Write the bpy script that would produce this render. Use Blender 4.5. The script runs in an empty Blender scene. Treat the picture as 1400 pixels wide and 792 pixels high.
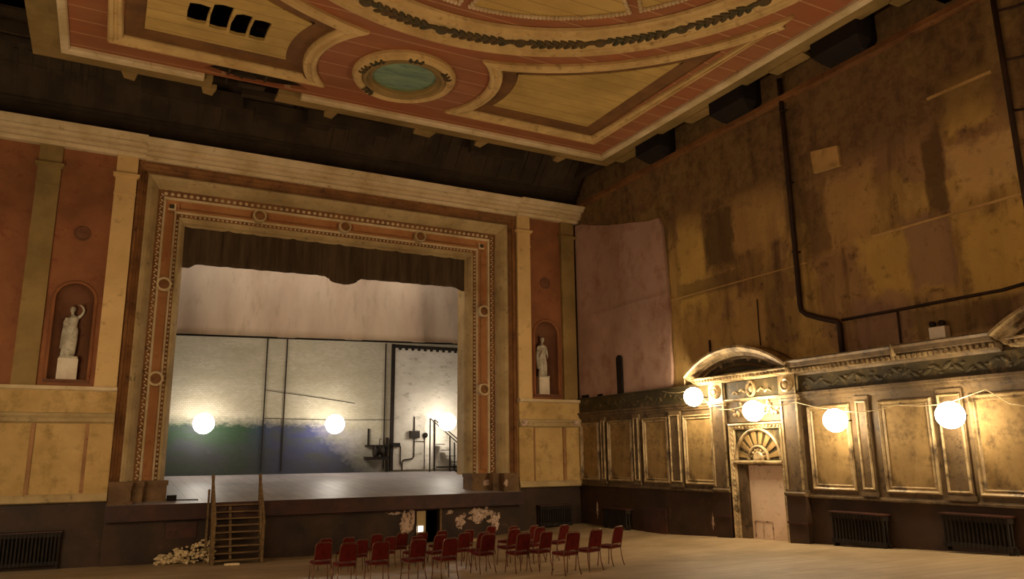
import bpy, math, random
from mathutils import Vector, Matrix
from mathutils.geometry import tessellate_polygon
random.seed(7)
PI = math.pi
sc = bpy.context.scene
COL = sc.collection
SCALE = 0.9            # the room below is laid out in units of 0.9 m; everything is converted to metres at the end

W = 19.62              # plane of the right-hand wall lining
D = 30.56              # plane of the proscenium wall
XL = -4.7              # plane of the left-hand wall
ZC = 15.5              # underside of the decorated ceiling
YB = 42.5              # back wall of the stage
KB = YB/78.61

# ------------------------------------------------------------------ floor height (the old floor is raked and dished)
def lerp_tab(t, xs, ys):
    if t <= xs[0]: return ys[0]
    for i in range(len(xs)-1):
        if t <= xs[i+1]:
            return ys[i]+(ys[i+1]-ys[i])*(t-xs[i])/(xs[i+1]-xs[i])
    return ys[-1]
def sstep(a, b, t):
    t = min(1, max(0, (t-a)/(b-a))); return t*t*(3-2*t)
def fl(x, y):
    g = lerp_tab(y, [5, 11.3, 18.4, 20.3, 24.6, 31], [.6, .34, 0, -.03, -.25, -.25])
    h = lerp_tab(x, [-4, -2.5, 2.7, 7.85, 15.4, 18, 19.6], [-.45, -.45, -.52, -.61, -.27, -.1, 0])
    return g+h*sstep(12, 29, y)

# ------------------------------------------------------------------ materials
def lin(c):
    return tuple(((v/255)/12.92 if v/255 <= .04045 else ((v/255+.055)/1.055)**2.4) for v in c)+(1,)
def nd(nt, t, **kw):
    n = nt.nodes.new(t)
    for k, v in kw.items():
        setattr(n, k, v)
    return n
def mix(nt, fac, a, b):
    m = nd(nt, 'ShaderNodeMix', data_type='RGBA')
    for key, v in ((0, fac), (6, a), (7, b)):
        if hasattr(v, 'links'): nt.links.new(v, m.inputs[key])
        else: m.inputs[key].default_value = v
    return m.outputs[2]
def mth(nt, op, a, b=0.0, clamp=False):
    m = nd(nt, 'ShaderNodeMath', operation=op, use_clamp=clamp)
    for i, v in enumerate((a, b)):
        if hasattr(v, 'links'): nt.links.new(v, m.inputs[i])
        else: m.inputs[i].default_value = v
    return m.outputs[0]
def ramp(nt, fac, lo, hi):
    m = nd(nt, 'ShaderNodeMapRange'); m.clamp = True
    nt.links.new(fac, m.inputs[0]); m.inputs[1].default_value = lo; m.inputs[2].default_value = hi
    return m.outputs[0]
def coords(nt, scale=(1, 1, 1), loc=(0, 0, 0)):
    tc = nd(nt, 'ShaderNodeTexCoord'); mp = nd(nt, 'ShaderNodeMapping')
    mp.inputs['Scale'].default_value = scale; mp.inputs['Location'].default_value = loc
    nt.links.new(tc.outputs['Object'], mp.inputs[0]); return mp.outputs[0]
def noise(nt, vec, scale, detail=5, rough=.6):
    n = nd(nt, 'ShaderNodeTexNoise'); n.inputs['Scale'].default_value = scale
    n.inputs['Detail'].default_value = detail; n.inputs['Roughness'].default_value = rough
    nt.links.new(vec, n.inputs['Vector']); return n.outputs[0]
def newmat(name, rough=.75, metal=0.0, spec=.3):
    m = bpy.data.materials.new(name); m.use_nodes = True
    nt = m.node_tree; b = nt.nodes['Principled BSDF']
    b.inputs['Roughness'].default_value = rough; b.inputs['Metallic'].default_value = metal
    b.inputs['Specular IOR Level'].default_value = spec
    return m, nt, b
def bump(nt, b, h, strength=.4, dist=.03):
    bp = nd(nt, 'ShaderNodeBump'); bp.inputs['Strength'].default_value = strength; bp.inputs['Distance'].default_value = dist
    nt.links.new(h, bp.inputs['Height']); nt.links.new(bp.outputs[0], b.inputs['Normal'])
def pmat(name, c1, c2, scale=1.2, rough=.75, lo=.38, hi=.66, stretch=(1, 1, 1), c3=None, s3=5, lo3=.55, hi3=.7, metal=0, bmp=.3, spec=.3):
    """two colours mixed by a noise, with an optional third one in smaller blotches"""
    m, nt, b = newmat(name, rough, metal, spec)
    v = coords(nt, stretch)
    col = mix(nt, ramp(nt, noise(nt, v, scale), lo, hi), lin(c1), lin(c2))
    n3 = noise(nt, v, s3, 6, .7)
    if c3: col = mix(nt, ramp(nt, n3, lo3, hi3), col, lin(c3))
    nt.links.new(col, b.inputs['Base Color'])
    if bmp: bump(nt, b, n3, bmp)
    return m
def glow(name, col, strength):
    m = bpy.data.materials.new(name); m.use_nodes = True; nt = m.node_tree
    nt.nodes.remove(nt.nodes['Principled BSDF'])
    e = nd(nt, 'ShaderNodeEmission'); e.inputs[0].default_value = col; e.inputs[1].default_value = strength
    nt.links.new(e.outputs[0], nt.nodes['Material Output'].inputs[0]); return m

M = {}
M['cream'] = pmat('worn_cream_paint', (214, 190, 150), (184, 158, 112), .8, .7, c3=(120, 96, 60), s3=3.2, lo3=.6, hi3=.78)
M['cream_grey'] = pmat('grey_cream_paint', (186, 160, 112), (154, 128, 84), .8, .7, c3=(90, 76, 50), s3=4, lo3=.58, hi3=.74)
M['pilaster'] = pmat('ochre_cream_paint', (222, 184, 122), (198, 160, 100), .5, .7, c3=(150, 120, 70), s3=2.6, lo3=.58, hi3=.75)
M['olive'] = pmat('olive_stained_paint', (156, 126, 74), (116, 94, 50), .5, .8, c3=(140, 110, 56), s3=2)
M['terra'] = pmat('terracotta_paint', (150, 94, 56), (122, 74, 42), .55, .8, c3=(120, 60, 34), s3=2.4, lo3=.56, hi3=.75)
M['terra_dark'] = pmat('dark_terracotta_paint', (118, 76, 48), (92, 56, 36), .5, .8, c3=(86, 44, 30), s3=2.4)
M['orange_panel'] = pmat('orange_panel_paint', (176, 120, 70), (156, 100, 54), .8, .75, c3=(146, 84, 44), s3=3)
M['brown_paint'] = pmat('brown_paint', (140, 94, 50), (104, 66, 34), .9, .75, c3=(70, 44, 24), s3=4)
M['plinth'] = pmat('dull_brown_plinth_paint', (124, 94, 60), (94, 68, 42), 1.2, .75, c3=(60, 42, 26), s3=3)
M['ochre'] = pmat('ochre_plaster', (200, 164, 104), (168, 134, 78), .5, .8, c3=(140, 110, 58), s3=1.7, lo3=.5, hi3=.74)
M['pink_brown'] = pmat('pinkish_brown_plaster', (168, 124, 82), (142, 102, 64), .7, .8, c3=(130, 84, 54))
M['pink'] = pmat('bare_pink_plaster', (186, 152, 134), (160, 128, 108), .35, .85, c3=(146, 104, 84), s3=1.1, lo3=.5, hi3=.72, stretch=(1, 1, .8))
M['left_plaster'] = pmat('reddish_brown_plaster', (120, 76, 58), (92, 58, 44), .35, .85, c3=(70, 46, 34), s3=1.3)
M['dado'] = pmat('dark_dado_paint', (66, 44, 25), (42, 27, 15), .9, .65, c3=(92, 64, 42), s3=2.2, lo3=.6, hi3=.75)
M['dado_red'] = pmat('dark_red_brown_paint', (74, 40, 24), (46, 26, 18), .8, .55, c3=(30, 20, 14), s3=2.4)
M['lath'] = pmat('dark_old_timber', (66, 50, 32), (44, 32, 20), 1.2, .9, stretch=(1, 1, .25), c3=(72, 54, 34), s3=3.5, lo3=.6, hi3=.72)
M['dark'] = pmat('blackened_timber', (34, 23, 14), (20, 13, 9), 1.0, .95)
M['plaster_white'] = pmat('pale_plaster', (206, 176, 152), (170, 138, 112), 2.0, .85, c3=(90, 66, 46), s3=7, lo3=.5, hi3=.6)
M['statue'] = pmat('grey_white_plaster', (206, 196, 172), (170, 156, 130), 3, .6, c3=(110, 96, 76), s3=8, lo3=.56, hi3=.72)
M['pedestal'] = pmat('white_painted_block', (232, 216, 190), (206, 186, 156), 1.5, .75)
M['metal_dark'] = pmat('dark_painted_iron', (38, 27, 15), (22, 15, 8), 3, .75, c3=(54, 40, 24), s3=9, lo3=.62, hi3=.74)
M['pipe'] = pmat('dark_pipe_paint', (56, 36, 22), (34, 22, 14), 2, .6)
M['white_plastic'] = pmat('white_plastic', (236, 224, 200), (220, 206, 180), 2, .45, bmp=0)
M['wire'] = pmat('dark_wire', (40, 30, 22), (26, 20, 14), 3, .6, bmp=0)
M['pale_wire'] = pmat('pale_cable', (226, 204, 160), (200, 176, 130), 3, .5, bmp=0)
M['gilt'] = pmat('tarnished_gilt', (184, 158, 114), (116, 92, 58), 1.8, .45, c3=(66, 50, 28), s3=3.4, lo3=.5, hi3=.68, metal=.15, spec=.5)
M['red_cloth'] = pmat('dark_red_upholstery', (94, 26, 16), (74, 18, 11), 6, .9, bmp=.15, spec=.1)
M['brass'] = pmat('brown_gold_tube', (120, 76, 50), (92, 56, 38), 5, .35, metal=.55, bmp=0, spec=.5)
M['board'] = pmat('brown_hardboard', (222, 194, 166), (204, 176, 146), .8, .65, c3=(184, 154, 124), s3=4)
M['timber'] = pmat('weathered_step_timber', (126, 98, 60), (88, 66, 40), 2, .75, stretch=(1, 4, 4), c3=(80, 56, 30), s3=6)
M['rubble'] = pmat('white_rubble', (230, 206, 160), (190, 164, 116), 4, .9, c3=(120, 96, 60), s3=9)
M['glass'] = pmat('green_grey_painted_glass', (120, 140, 96), (84, 104, 78), .8, .5, c3=(60, 70, 50), s3=3, stretch=(.6, 3, 1), bmp=.1)
M['leaf'] = pmat('dark_green_gilded_leaves', (64, 58, 30), (92, 66, 30), 1.4, .7, c3=(110, 90, 46), s3=5)
M['stage_dark'] = pmat('dark_stage_brick', (40, 34, 28), (24, 20, 18), 1, .9)
M['notice'] = glow('lit_notice', (1, .94, .8, 1), 3.2)
M['bulb'] = glow('lit_bulb_glass', (1, .80, .46, 1), 1.0)
M['stage_bulb'] = glow('lit_stage_globe', (1, .93, .82, 1), 1.0)

def mat_boards(name, c1, c2, cgap, axis, width, rough=.75, c3=None):
    """planks: thin dark gaps along one axis, tone varying from plank to plank"""
    m, nt, b = newmat(name, rough)
    tc = nd(nt, 'ShaderNodeTexCoord'); sp = nd(nt, 'ShaderNodeSeparateXYZ'); nt.links.new(tc.outputs['Object'], sp.inputs[0])
    q = mth(nt, 'DIVIDE', sp.outputs[axis], width)
    fr = mth(nt, 'FRACT', q); fo = mth(nt, 'FLOOR', q)
    wn = nd(nt, 'ShaderNodeTexWhiteNoise', noise_dimensions='1D'); nt.links.new(fo, wn.inputs['W'])
    st = (1, .25, 1) if axis == 0 else (.25, 1, 1)
    v = coords(nt, st)
    col = mix(nt, ramp(nt, noise(nt, v, 1.6), .35, .68), lin(c1), lin(c2))
    col = mix(nt, mth(nt, 'MULTIPLY', wn.outputs[0], .45), col, lin(c2))
    if c3: col = mix(nt, ramp(nt, noise(nt, coords(nt), .33, 6, .65), .46, .68), col, lin(c3))
    gap = mth(nt, 'LESS_THAN', fr, .05)
    col = mix(nt, gap, col, lin(cgap))
    nt.links.new(col, b.inputs['Base Color'])
    bump(nt, b, mth(nt, 'SUBTRACT', 1.0, gap), .4, .02)
    return m
M['floor'] = mat_boards('worn_floorboards', (178, 152, 116), (152, 128, 94), (116, 94, 64), 1, .42, .6, (130, 108, 72))
M['stage_floor'] = mat_boards('pale_stage_boards', (160, 150, 146), (140, 132, 130), (112, 104, 100), 0, .5, .5, (128, 122, 122))
M['ceil_terra'] = mat_boards('terracotta_ceiling_boards', (156, 98, 60), (134, 82, 48), (176, 132, 92), 1, .8, .8, (150, 84, 48))
M['ceil_panel'] = mat_boards('ochre_ceiling_boards', (196, 162, 92), (172, 138, 74), (140, 108, 58), 1, .55, .8, (158, 128, 66))
M['ceil_recess_shade'] = pmat('brown_recess_shade', (120, 82, 42), (94, 62, 32), .9, .8)  # brown puts the shaded look of the recess into the strip's colour
M['ceil_cream'] = pmat('cream_ceiling_moulding', (206, 172, 112), (178, 144, 88), .8, .7, c3=(150, 116, 66), s3=3)

def mat_rightwall():
    m, nt, b = newmat('stained_ochre_wall_plaster', .85)
    v = coords(nt, (1, 1, .5)); v2 = coords(nt, (1, 1.5, .22), (3, 7, 0)); v1 = coords(nt)
    n1 = noise(nt, v, .38, 6, .62); n2 = noise(nt, v2, 1.1, 6, .65); n3 = noise(nt, v1, 3.0, 7, .7)
    col = mix(nt, ramp(nt, n1, .42, .58), lin((136, 106, 62)), lin((186, 152, 86)))
    br = nd(nt, 'ShaderNodeTexVoronoi', feature='F1', distance='EUCLIDEAN'); br.inputs['Scale'].default_value = .42
    br.inputs['Randomness'].default_value = .8
    wv = nd(nt, 'ShaderNodeVectorMath', operation='ADD'); nz = nd(nt, 'ShaderNodeTexNoise'); nz.inputs['Scale'].default_value = 1.3; nz.inputs['Detail'].default_value = 5
    nt.links.new(coords(nt), nz.inputs['Vector']); nt.links.new(coords(nt, (1, 1, .8), (1, 2.3, .6)), wv.inputs[0])
    sv = nd(nt, 'ShaderNodeVectorMath', operation='SCALE'); sv.inputs['Scale'].default_value = 1.1; nt.links.new(nz.outputs['Color'], sv.inputs[0]); nt.links.new(sv.outputs[0], wv.inputs[1])
    nt.links.new(wv.outputs[0], br.inputs['Vector'])
    sp = nd(nt, 'ShaderNodeSeparateColor'); nt.links.new(br.outputs['Color'], sp.inputs[0])
    col = mix(nt, mth(nt, 'MULTIPLY', ramp(nt, sp.outputs[1], .62, .7), .5), col, lin((138, 102, 78)))
    col = mix(nt, mth(nt, 'MULTIPLY', ramp(nt, n2, .5, .7), .75), col, lin((58, 38, 20)))
    col = mix(nt, mth(nt, 'MULTIPLY', ramp(nt, n3, .56, .74), .5), col, lin((52, 34, 18)))
    sy = nd(nt, 'ShaderNodeSeparateXYZ'); tcp = nd(nt, 'ShaderNodeTexCoord'); nt.links.new(tcp.outputs['Object'], sy.inputs[0])
    rag = mth(nt, 'MULTIPLY', mth(nt, 'SUBTRACT', noise(nt, v1, 1.5, 6, .7), .5), 1.3)
    YEL, PUR, DRK, TAN = (206, 170, 90), (140, 108, 88), (80, 60, 34), (186, 148, 88)
    for yc, zc, hy, hz, cc, am in ((22.4, 10.4, .75, 2.1, YEL, .7), (19.0, 10.9, 1.4, 1.1, TAN, .55), (19.6, 7.4, .7, .9, TAN, .7), (11.1, 12.0, .65, .8, YEL, .75), (10.9, 10.1, .85, .7, (206, 170, 110), .75),
        (15.3, 10.0, 1.1, 1.3, TAN, .6), (13.6, 8.0, 1.3, 1.0, YEL, .6), (10.9, 7.7, .9, 1.1, YEL, .7), (20.8, 10.6, .8, 1.2, DRK, .8), (12.7, 8.2, .7, 1.1, PUR, .7), (12.3, 10.3, .3, 1.2, DRK, .75),
        (16.4, 10.1, .5, 1.2, DRK, .6), (18.1, 7.6, .7, 1.4, DRK, .45), (14.4, 6.5, .9, .8, PUR, .6), (11.9, 6.2, 1.6, .4, DRK, .5), (22.4, 6.7, 1.4, 1.2, TAN, .6), (17.1, 12.0, .5, 2.2, DRK, .6), (24.0, 8.8, .3, 3.4, DRK, .6), (21.6, 9.0, 1.6, .3, DRK, .5)):
        e = mth(nt, 'MAXIMUM', mth(nt, 'DIVIDE', mth(nt, 'ABSOLUTE', mth(nt, 'SUBTRACT', sy.outputs[1], yc)), hy), mth(nt, 'DIVIDE', mth(nt, 'ABSOLUTE', mth(nt, 'SUBTRACT', sy.outputs[2], zc)), hz))
        k = mth(nt, 'MULTIPLY', mth(nt, 'SUBTRACT', 1.0, ramp(nt, mth(nt, 'ADD', e, rag), .82, 1.12)), am)
        col = mix(nt, k, col, lin(cc))
    col = mix(nt, mth(nt, 'MULTIPLY', ramp(nt, n3, .56, .74), .45), col, lin((52, 36, 20)))
    # the exposed band above the old picture rail is bare, dirty brick
    tc = nd(nt, 'ShaderNodeTexCoord'); sz = nd(nt, 'ShaderNodeSeparateXYZ'); nt.links.new(tc.outputs['Object'], sz.inputs[0])
    hz = mth(nt, 'ADD', sz.outputs[2], mth(nt, 'MULTIPLY', n1, 3.0))
    hi = ramp(nt, hz, 12.6, 13.5)
    col = mix(nt, mth(nt, 'MULTIPLY', hi, .7), col, mix(nt, ramp(nt, n3, .4, .62), lin((70, 50, 30)), lin((120, 94, 58))))
    nt.links.new(col, b.inputs['Base Color']); bump(nt, b, n3, .6, .05)
    return m
M['right_upper'] = mat_rightwall()
def mat_gilded_wall():
    m, nt, b = newmat('grimy_gilded_panelling', .6, .05, .35)
    v = coords(nt, (1, 1, .6)); n1 = noise(nt, v, .8, 6, .65); n2 = noise(nt, coords(nt), 3.6, 7, .7)
    col = mix(nt, ramp(nt, n1, .38, .64), lin((112, 90, 60)), lin((78, 60, 38)))
    col = mix(nt, ramp(nt, n2, .5, .68), col, lin((50, 36, 20)))
    nt.links.new(col, b.inputs['Base Color']); bump(nt, b, n2, .45, .03)
    return m
M['panelling'] = mat_gilded_wall()
M['panel_field'] = pmat('worn_yellow_panel', (158, 128, 80), (120, 94, 54), .9, .68, c3=(76, 58, 32), s3=2.1, lo3=.48, hi3=.72, spec=.2)
M['frieze'] = pmat('blackened_green_frieze', (74, 62, 36), (48, 40, 22), .9, .6, c3=(118, 96, 58), s3=2.6, lo3=.54, hi3=.7, stretch=(1, 1, .7))
def mat_backwall():
    m, nt, b = newmat('painted_stage_brick', .6, 0, .3)
    tc = nd(nt, 'ShaderNodeTexCoord'); sp = nd(nt, 'ShaderNodeSeparateXYZ'); nt.links.new(tc.outputs['Object'], sp.inputs[0])
    cb = nd(nt, 'ShaderNodeCombineXYZ'); nt.links.new(sp.outputs[0], cb.inputs[0]); nt.links.new(sp.outputs[2], cb.inputs[1])
    bk = nd(nt, 'ShaderNodeTexBrick'); bk.inputs['Scale'].default_value = 2.6; bk.inputs['Mortar Size'].default_value = .02
    nt.links.new(cb.outputs[0], bk.inputs[0])
    bk.inputs['Color1'].default_value = lin((196, 188, 166)); bk.inputs['Color2'].default_value = lin((182, 174, 152)); bk.inputs['Mortar'].default_value = lin((164, 156, 140))
    n1 = noise(nt, coords(nt, (.6, 1, 1.6)), .9, 6, .65); n2 = noise(nt, coords(nt, (1, 1, 1.4), (5, 0, 3)), 2.8, 7, .75)
    col = mix(nt, mth(nt, 'MULTIPLY', ramp(nt, n1, .42, .7), .6), bk.outputs[0], lin((160, 150, 122)))
    # dark painted dado, blue in the middle and green to one side, that stops short of the dock door
    edge = mth(nt, 'ADD', sp.outputs[2], mth(nt, 'MULTIPLY', mth(nt, 'SUBTRACT', n2, .5), 1.1))
    inz = mth(nt, 'SUBTRACT', 1.0, ramp(nt, edge, 4.35, 4.95))
    ex = mth(nt, 'ADD', sp.outputs[0], mth(nt, 'ADD', mth(nt, 'MULTIPLY', sp.outputs[2], 1.1), mth(nt, 'MULTIPLY', n2, 2.0)))
    inx = mth(nt, 'SUBTRACT', 1.0, ramp(nt, ex, 15.6, 19.4))
    g = ramp(nt, sp.outputs[0], 6.6, 8.2)
    pc = mix(nt, g, lin((14, 56, 30)), lin((24, 36, 92)))
    pc = mix(nt, ramp(nt, n1, .44, .6), pc, lin((44, 52, 64)))
    low = mth(nt, 'SUBTRACT', 1.0, ramp(nt, edge, 2.6, 4.1))
    pc = mix(nt, mth(nt, 'MULTIPLY', low, .72), pc, lin((26, 28, 28)))
    pc = mix(nt, ramp(nt, n2, .62, .72), pc, lin((92, 96, 104)))
    col = mix(nt, mth(nt, 'MULTIPLY', mth(nt, 'MULTIPLY', inz, inx), .95), col, pc)
    nt.links.new(col, b.inputs['Base Color']); bump(nt, b, n2, .35, .03)
    return m
M['back_wall'] = mat_backwall()
M['drape'] = pmat('off_white_canvas', (240, 222, 204), (222, 200, 182), .5, .95, c3=(196, 172, 152), s3=1.4, stretch=(1.6, 1, .5), lo3=.55, hi3=.8)
M['valance'] = pmat('dark_brown_drape', (84, 66, 44), (58, 44, 28), 1.2, .95, stretch=(3, 1, .3), c3=(40, 30, 20), s3=2)
M['dock'] = pmat('pale_dock_door_paint', (206, 198, 184), (184, 176, 160), .6, .5, c3=(150, 142, 124), s3=1.6, stretch=(1, 1, 1.8))

# ------------------------------------------------------------------ mesh building
def world(u, v, w): return (u, v, w)
def onstage(u, v, w): return (u, D-w, v)           # proscenium wall: u along x, v up, w out of the wall
def onright(u, v, w): return (W-w, u, v)           # right-hand wall: u along y, v up, w out of the wall
def onceil(u, v, w): return (u, v, ZC-w)           # ceiling: u x, v y, w down
def onback(u, v, w): return (u, YB-w, v)
class MB:
    def __init__(s, f=world): s.v = []; s.f = []; s.map = f
    def add(s, vs, fs):
        n = len(s.v); s.v += [s.map(*p) for p in vs]; s.f += [tuple(i+n for i in q) for q in fs]
    def box(s, x0, x1, y0, y1, z0, z1):
        s.add([(x0, y0, z0), (x1, y0, z0), (x1, y1, z0), (x0, y1, z0), (x0, y0, z1), (x1, y0, z1), (x1, y1, z1), (x0, y1, z1)],
              [(0, 3, 2, 1), (4, 5, 6, 7), (0, 1, 5, 4), (1, 2, 6, 5), (2, 3, 7, 6), (3, 0, 4, 7)])
    def hexa(s, p):   # 8 free corners, bottom four then top four
        s.add(p, [(0, 3, 2, 1), (4, 5, 6, 7), (0, 1, 5, 4), (1, 2, 6, 5), (2, 3, 7, 6), (3, 0, 4, 7)])
    def prism(s, poly, w0, w1, holes=()):
        loops = [list(poly)]+[list(h) for h in holes]
        tris = tessellate_polygon([[Vector((p[0], p[1], 0)) for p in l] for l in loops])
        flat = [p for l in loops for p in l]; n = len(flat)
        vs = [(p[0], p[1], w0) for p in flat]+[(p[0], p[1], w1) for p in flat]
        fs = [tuple(t) for t in tris]+[tuple(n+i for i in reversed(t)) for t in tris]
        o = 0
        for l in loops:
            k = len(l)
            for i in range(k):
                a, b = o+i, o+(i+1) % k; fs.append((a, b, n+b, n+a))
            o += k
        s.add(vs, fs)
    def sweep(s, path, prof, closed=False, cap=True):
        """profile points (offset to the left of the path, w) carried along a path in the u-v plane with mitred corners"""
        n = len(path); k = len(prof); vs = []
        for i, p in enumerate(path):
            a = path[i-1] if (i > 0 or closed) else None
            b = path[(i+1) % n] if (i < n-1 or closed) else None
            def nrm(q, r):
                dx, dy = r[0]-q[0], r[1]-q[1]; l = math.hypot(dx, dy) or 1; return (-dy/l, dx/l)
            if a is None: m = nrm(p, b)
            elif b is None: m = nrm(a, p)
            else:
                n1, n2 = nrm(a, p), nrm(p, b); mx, my = n1[0]+n2[0], n1[1]+n2[1]; q = (mx*mx+my*my)/2
                m = (mx/max(q, .15), my/max(q, .15))
            for o, w in prof: vs.append((p[0]+m[0]*o, p[1]+m[1]*o, w))
        fs = []
        for i in range(n if closed else n-1):
            j = (i+1) % n
            for t in range(k-1): fs.append((i*k+t, i*k+t+1, j*k+t+1, j*k+t))
        if cap and not closed:
            fs.append(tuple(range(k))); fs.append(tuple((n-1)*k+t for t in reversed(range(k))))
        s.add(vs, fs)
    def tube(s, pts, r, n=8, cap=True):
        pts = [Vector(p) for p in pts]; rs = r if isinstance(r, (list, tuple)) else [r]*len(pts); vs = []; up = None
        for i, p in enumerate(pts):
            t = (pts[min(i+1, len(pts)-1)]-pts[max(i-1, 0)]).normalized()
            if up is None: up = Vector((0, 0, 1)) if abs(t.z) < .9 else Vector((1, 0, 0))
            a = t.cross(up).normalized(); b = a.cross(t); up = b
            for j in range(n):
                q = 2*PI*j/n; vs.append(tuple(p+(a*math.cos(q)+b*math.sin(q))*rs[i]))
        fs = [(i*n+j, i*n+(j+1) % n, (i+1)*n+(j+1) % n, (i+1)*n+j) for i in range(len(pts)-1) for j in range(n)]
        if cap: fs += [tuple(range(n)), tuple((len(pts)-1)*n+j for j in reversed(range(n)))]
        s.add(vs, fs)
    def lathe(s, prof, c=(0, 0, 0), n=16, axis=2, ang=2*PI):
        vs = []
        full = abs(ang-2*PI) < 1e-6; m = n if full else n+1
        for r, h in prof:
            for j in range(m):
                q = ang*j/n; a, b = r*math.cos(q), r*math.sin(q)
                vs.append((c[0]+a, c[1]+b, c[2]+h) if axis == 2 else ((c[0]+a, c[1]+h, c[2]+b) if axis == 1 else (c[0]+h, c[1]+a, c[2]+b)))
        fs = [(i*m+j, i*m+(j+1) % m, (i+1)*m+(j+1) % m, (i+1)*m+j) for i in range(len(prof)-1) for j in range(m if full else n)]
        if full: fs += [tuple(range(m)), tuple((len(prof)-1)*m+j for j in reversed(range(m)))]
        s.add(vs, fs)
    def ball(s, c, r, n=10, k=6):
        rx, ry, rz = r if isinstance(r, (list, tuple)) else (r, r, r)
        vs = [(c[0], c[1], c[2]-rz)]
        for i in range(1, k):
            a = -PI/2+PI*i/k
            for j in range(n):
                q = 2*PI*j/n; vs.append((c[0]+rx*math.cos(a)*math.cos(q), c[1]+ry*math.cos(a)*math.sin(q), c[2]+rz*math.sin(a)))
        vs.append((c[0], c[1], c[2]+rz)); L = len(vs)-1
        fs = [(0, 1+(j+1) % n, 1+j) for j in range(n)]
        fs += [(1+i*n+j, 1+i*n+(j+1) % n, 1+(i+1)*n+(j+1) % n, 1+(i+1)*n+j) for i in range(k-2) for j in range(n)]
        fs += [(L, 1+(k-2)*n+j, 1+(k-2)*n+(j+1) % n) for j in range(n)]
        s.add(vs, fs)
    def dome(s, u, v, w, ru, rv, h, ang=0, n=8):
        """a low carved boss lying on the u-v plane, optionally leaf shaped"""
        ca, sa = math.cos(ang), math.sin(ang); vs = []
        for k, (f, z) in enumerate(((1, 0), (.75, .7))):
            for j in range(n):
                q = 2*PI*j/n; a, b = ru*f*math.cos(q), rv*f*math.sin(q)
                vs.append((u+a*ca-b*sa, v+a*sa+b*ca, w+h*z))
        vs.append((u, v, w+h))
        fs = [(j, (j+1) % n, n+(j+1) % n, n+j) for j in range(n)]+[(n+j, n+(j+1) % n, 2*n) for j in range(n)]
        s.add(vs, fs)
    def build(s, name, mat, parent=None, smooth=False, loc=None, bevel=0, fix=True):
        me = bpy.data.meshes.new(name); me.from_pydata(s.v, [], s.f); me.materials.append(M[mat] if isinstance(mat, str) else mat)
        if fix:
            import bmesh
            bm = bmesh.new(); bm.from_mesh(me); bmesh.ops.recalc_face_normals(bm, faces=bm.faces); bm.to_mesh(me); bm.free()
        if smooth:
            for p in me.polygons: p.use_smooth = True
        o = bpy.data.objects.new(name, me); COL.objects.link(o)
        if parent is not None: o.parent = parent
        if loc: o.location = loc
        if bevel:
            b = o.modifiers.new('bevel', 'BEVEL'); b.width = bevel; b.segments = 2; b.limit_method = 'ANGLE'
        return o
def tag(o, label=None, cat=None, group=None, kind=None):
    for k, v in (('label', label), ('category', cat), ('group', group), ('kind', kind)):
        if v: o[k] = v
    return o
def struct(o): o['kind'] = 'structure'; return o
def empty(name, loc=(0, 0, 0), rz=0):
    o = bpy.data.objects.new(name, None); COL.objects.link(o); o.location = loc; o.rotation_euler = (0, 0, rz); return o
def B(f, name, mat, *boxes, parent=None, **kw):
    m = MB(f)
    for b in boxes: m.box(*b)
    return m.build(name, mat, parent, **kw)
def arc(cx, cy, r, a0, a1, n):
    return [(cx+r*math.cos(math.radians(a0+(a1-a0)*i/n)), cy+r*math.sin(math.radians(a0+(a1-a0)*i/n))) for i in range(n+1)]
def noisy_poly(cx, cy, rx, ry, n=18, j=.25, rnd=random):
    return [(cx+rx*(1-j+2*j*rnd.random())*math.cos(2*PI*i/n), cy+ry*(1-j+2*j*rnd.random())*math.sin(2*PI*i/n)) for i in range(n)]

# ================================================================== SHELL
YF = -6.0
# floor
m = MB(); nx, ny = 46, 74
for j in range(ny+1):
    for i in range(nx+1):
        x = XL-.2+(W+.4-XL)*i/nx; y = YF+(D+.1-YF)*j/ny; m.v.append((x, y, fl(x, y)))
for j in range(ny):
    for i in range(nx):
        a = j*(nx+1)+i; m.f.append((a, a+1, a+nx+2, a+nx+1))
k = len(m.v)
m.v += [(XL-.2, YF, -2), (W+.2, YF, -2), (W+.2, D+.1, -2), (XL-.2, D+.1, -2)]; m.f.append((k+3, k+2, k+1, k))
struct(m.build('floor', 'floor', smooth=True))
# left, back and far roof shell
struct(B(world, 'wall_left', 'left_plaster', (XL-.5, XL, YF, D+.4, -2, 18.5)))
B(world, 'dado', 'dado', (XL, XL+.06, YF, D-.3, -1.4, 1.46), parent=bpy.data.objects['wall_left'])
struct(B(world, 'wall_back', 'left_plaster', (XL-.5, W+.9, YF-.4, YF, -2, 18.5)))
struct(B(world, 'roof', 'dark', (XL-.5, W+.9, YF-.4, D+.8, 18.2, 18.6)))

# ------------------------------------------------------------------ right-hand wall
UW = .16   # the upper wall stands behind the panelled lining
wr = struct(B(world, 'wall_right', 'right_upper', (W+UW, W+.9, YF, D+.4, -2, 18.5)))
# pink bare plaster next to the proscenium, with a broken upper edge
pts = [(30.5, 5.28), (30.5, 13.75), (29.86, 13.66), (28.9, 13.35), (27.92, 13.08), (26.9, 12.85), (25.92, 12.66), (24.9, 12.42), (24.1, 12.34), (23.95, 12.0), (23.86, 10.6), (23.78, 9.2), (23.73, 8.3), (23.82, 7.2), (23.78, 6.19), (23.86, 5.28)]
m = MB(onright); m.prism(pts, -UW-.02, -.04); pk = m.build('pink_plaster', 'pink')
tag(pk, 'patch of bare pink plaster on the upper wall beside the proscenium, broken along its top', 'plaster')
m = MB(onright); m.box(23.9, 30.4, 9.05, 9.1, -.05, .0); m.build('plaster_ledge', 'pink', pk)
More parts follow.
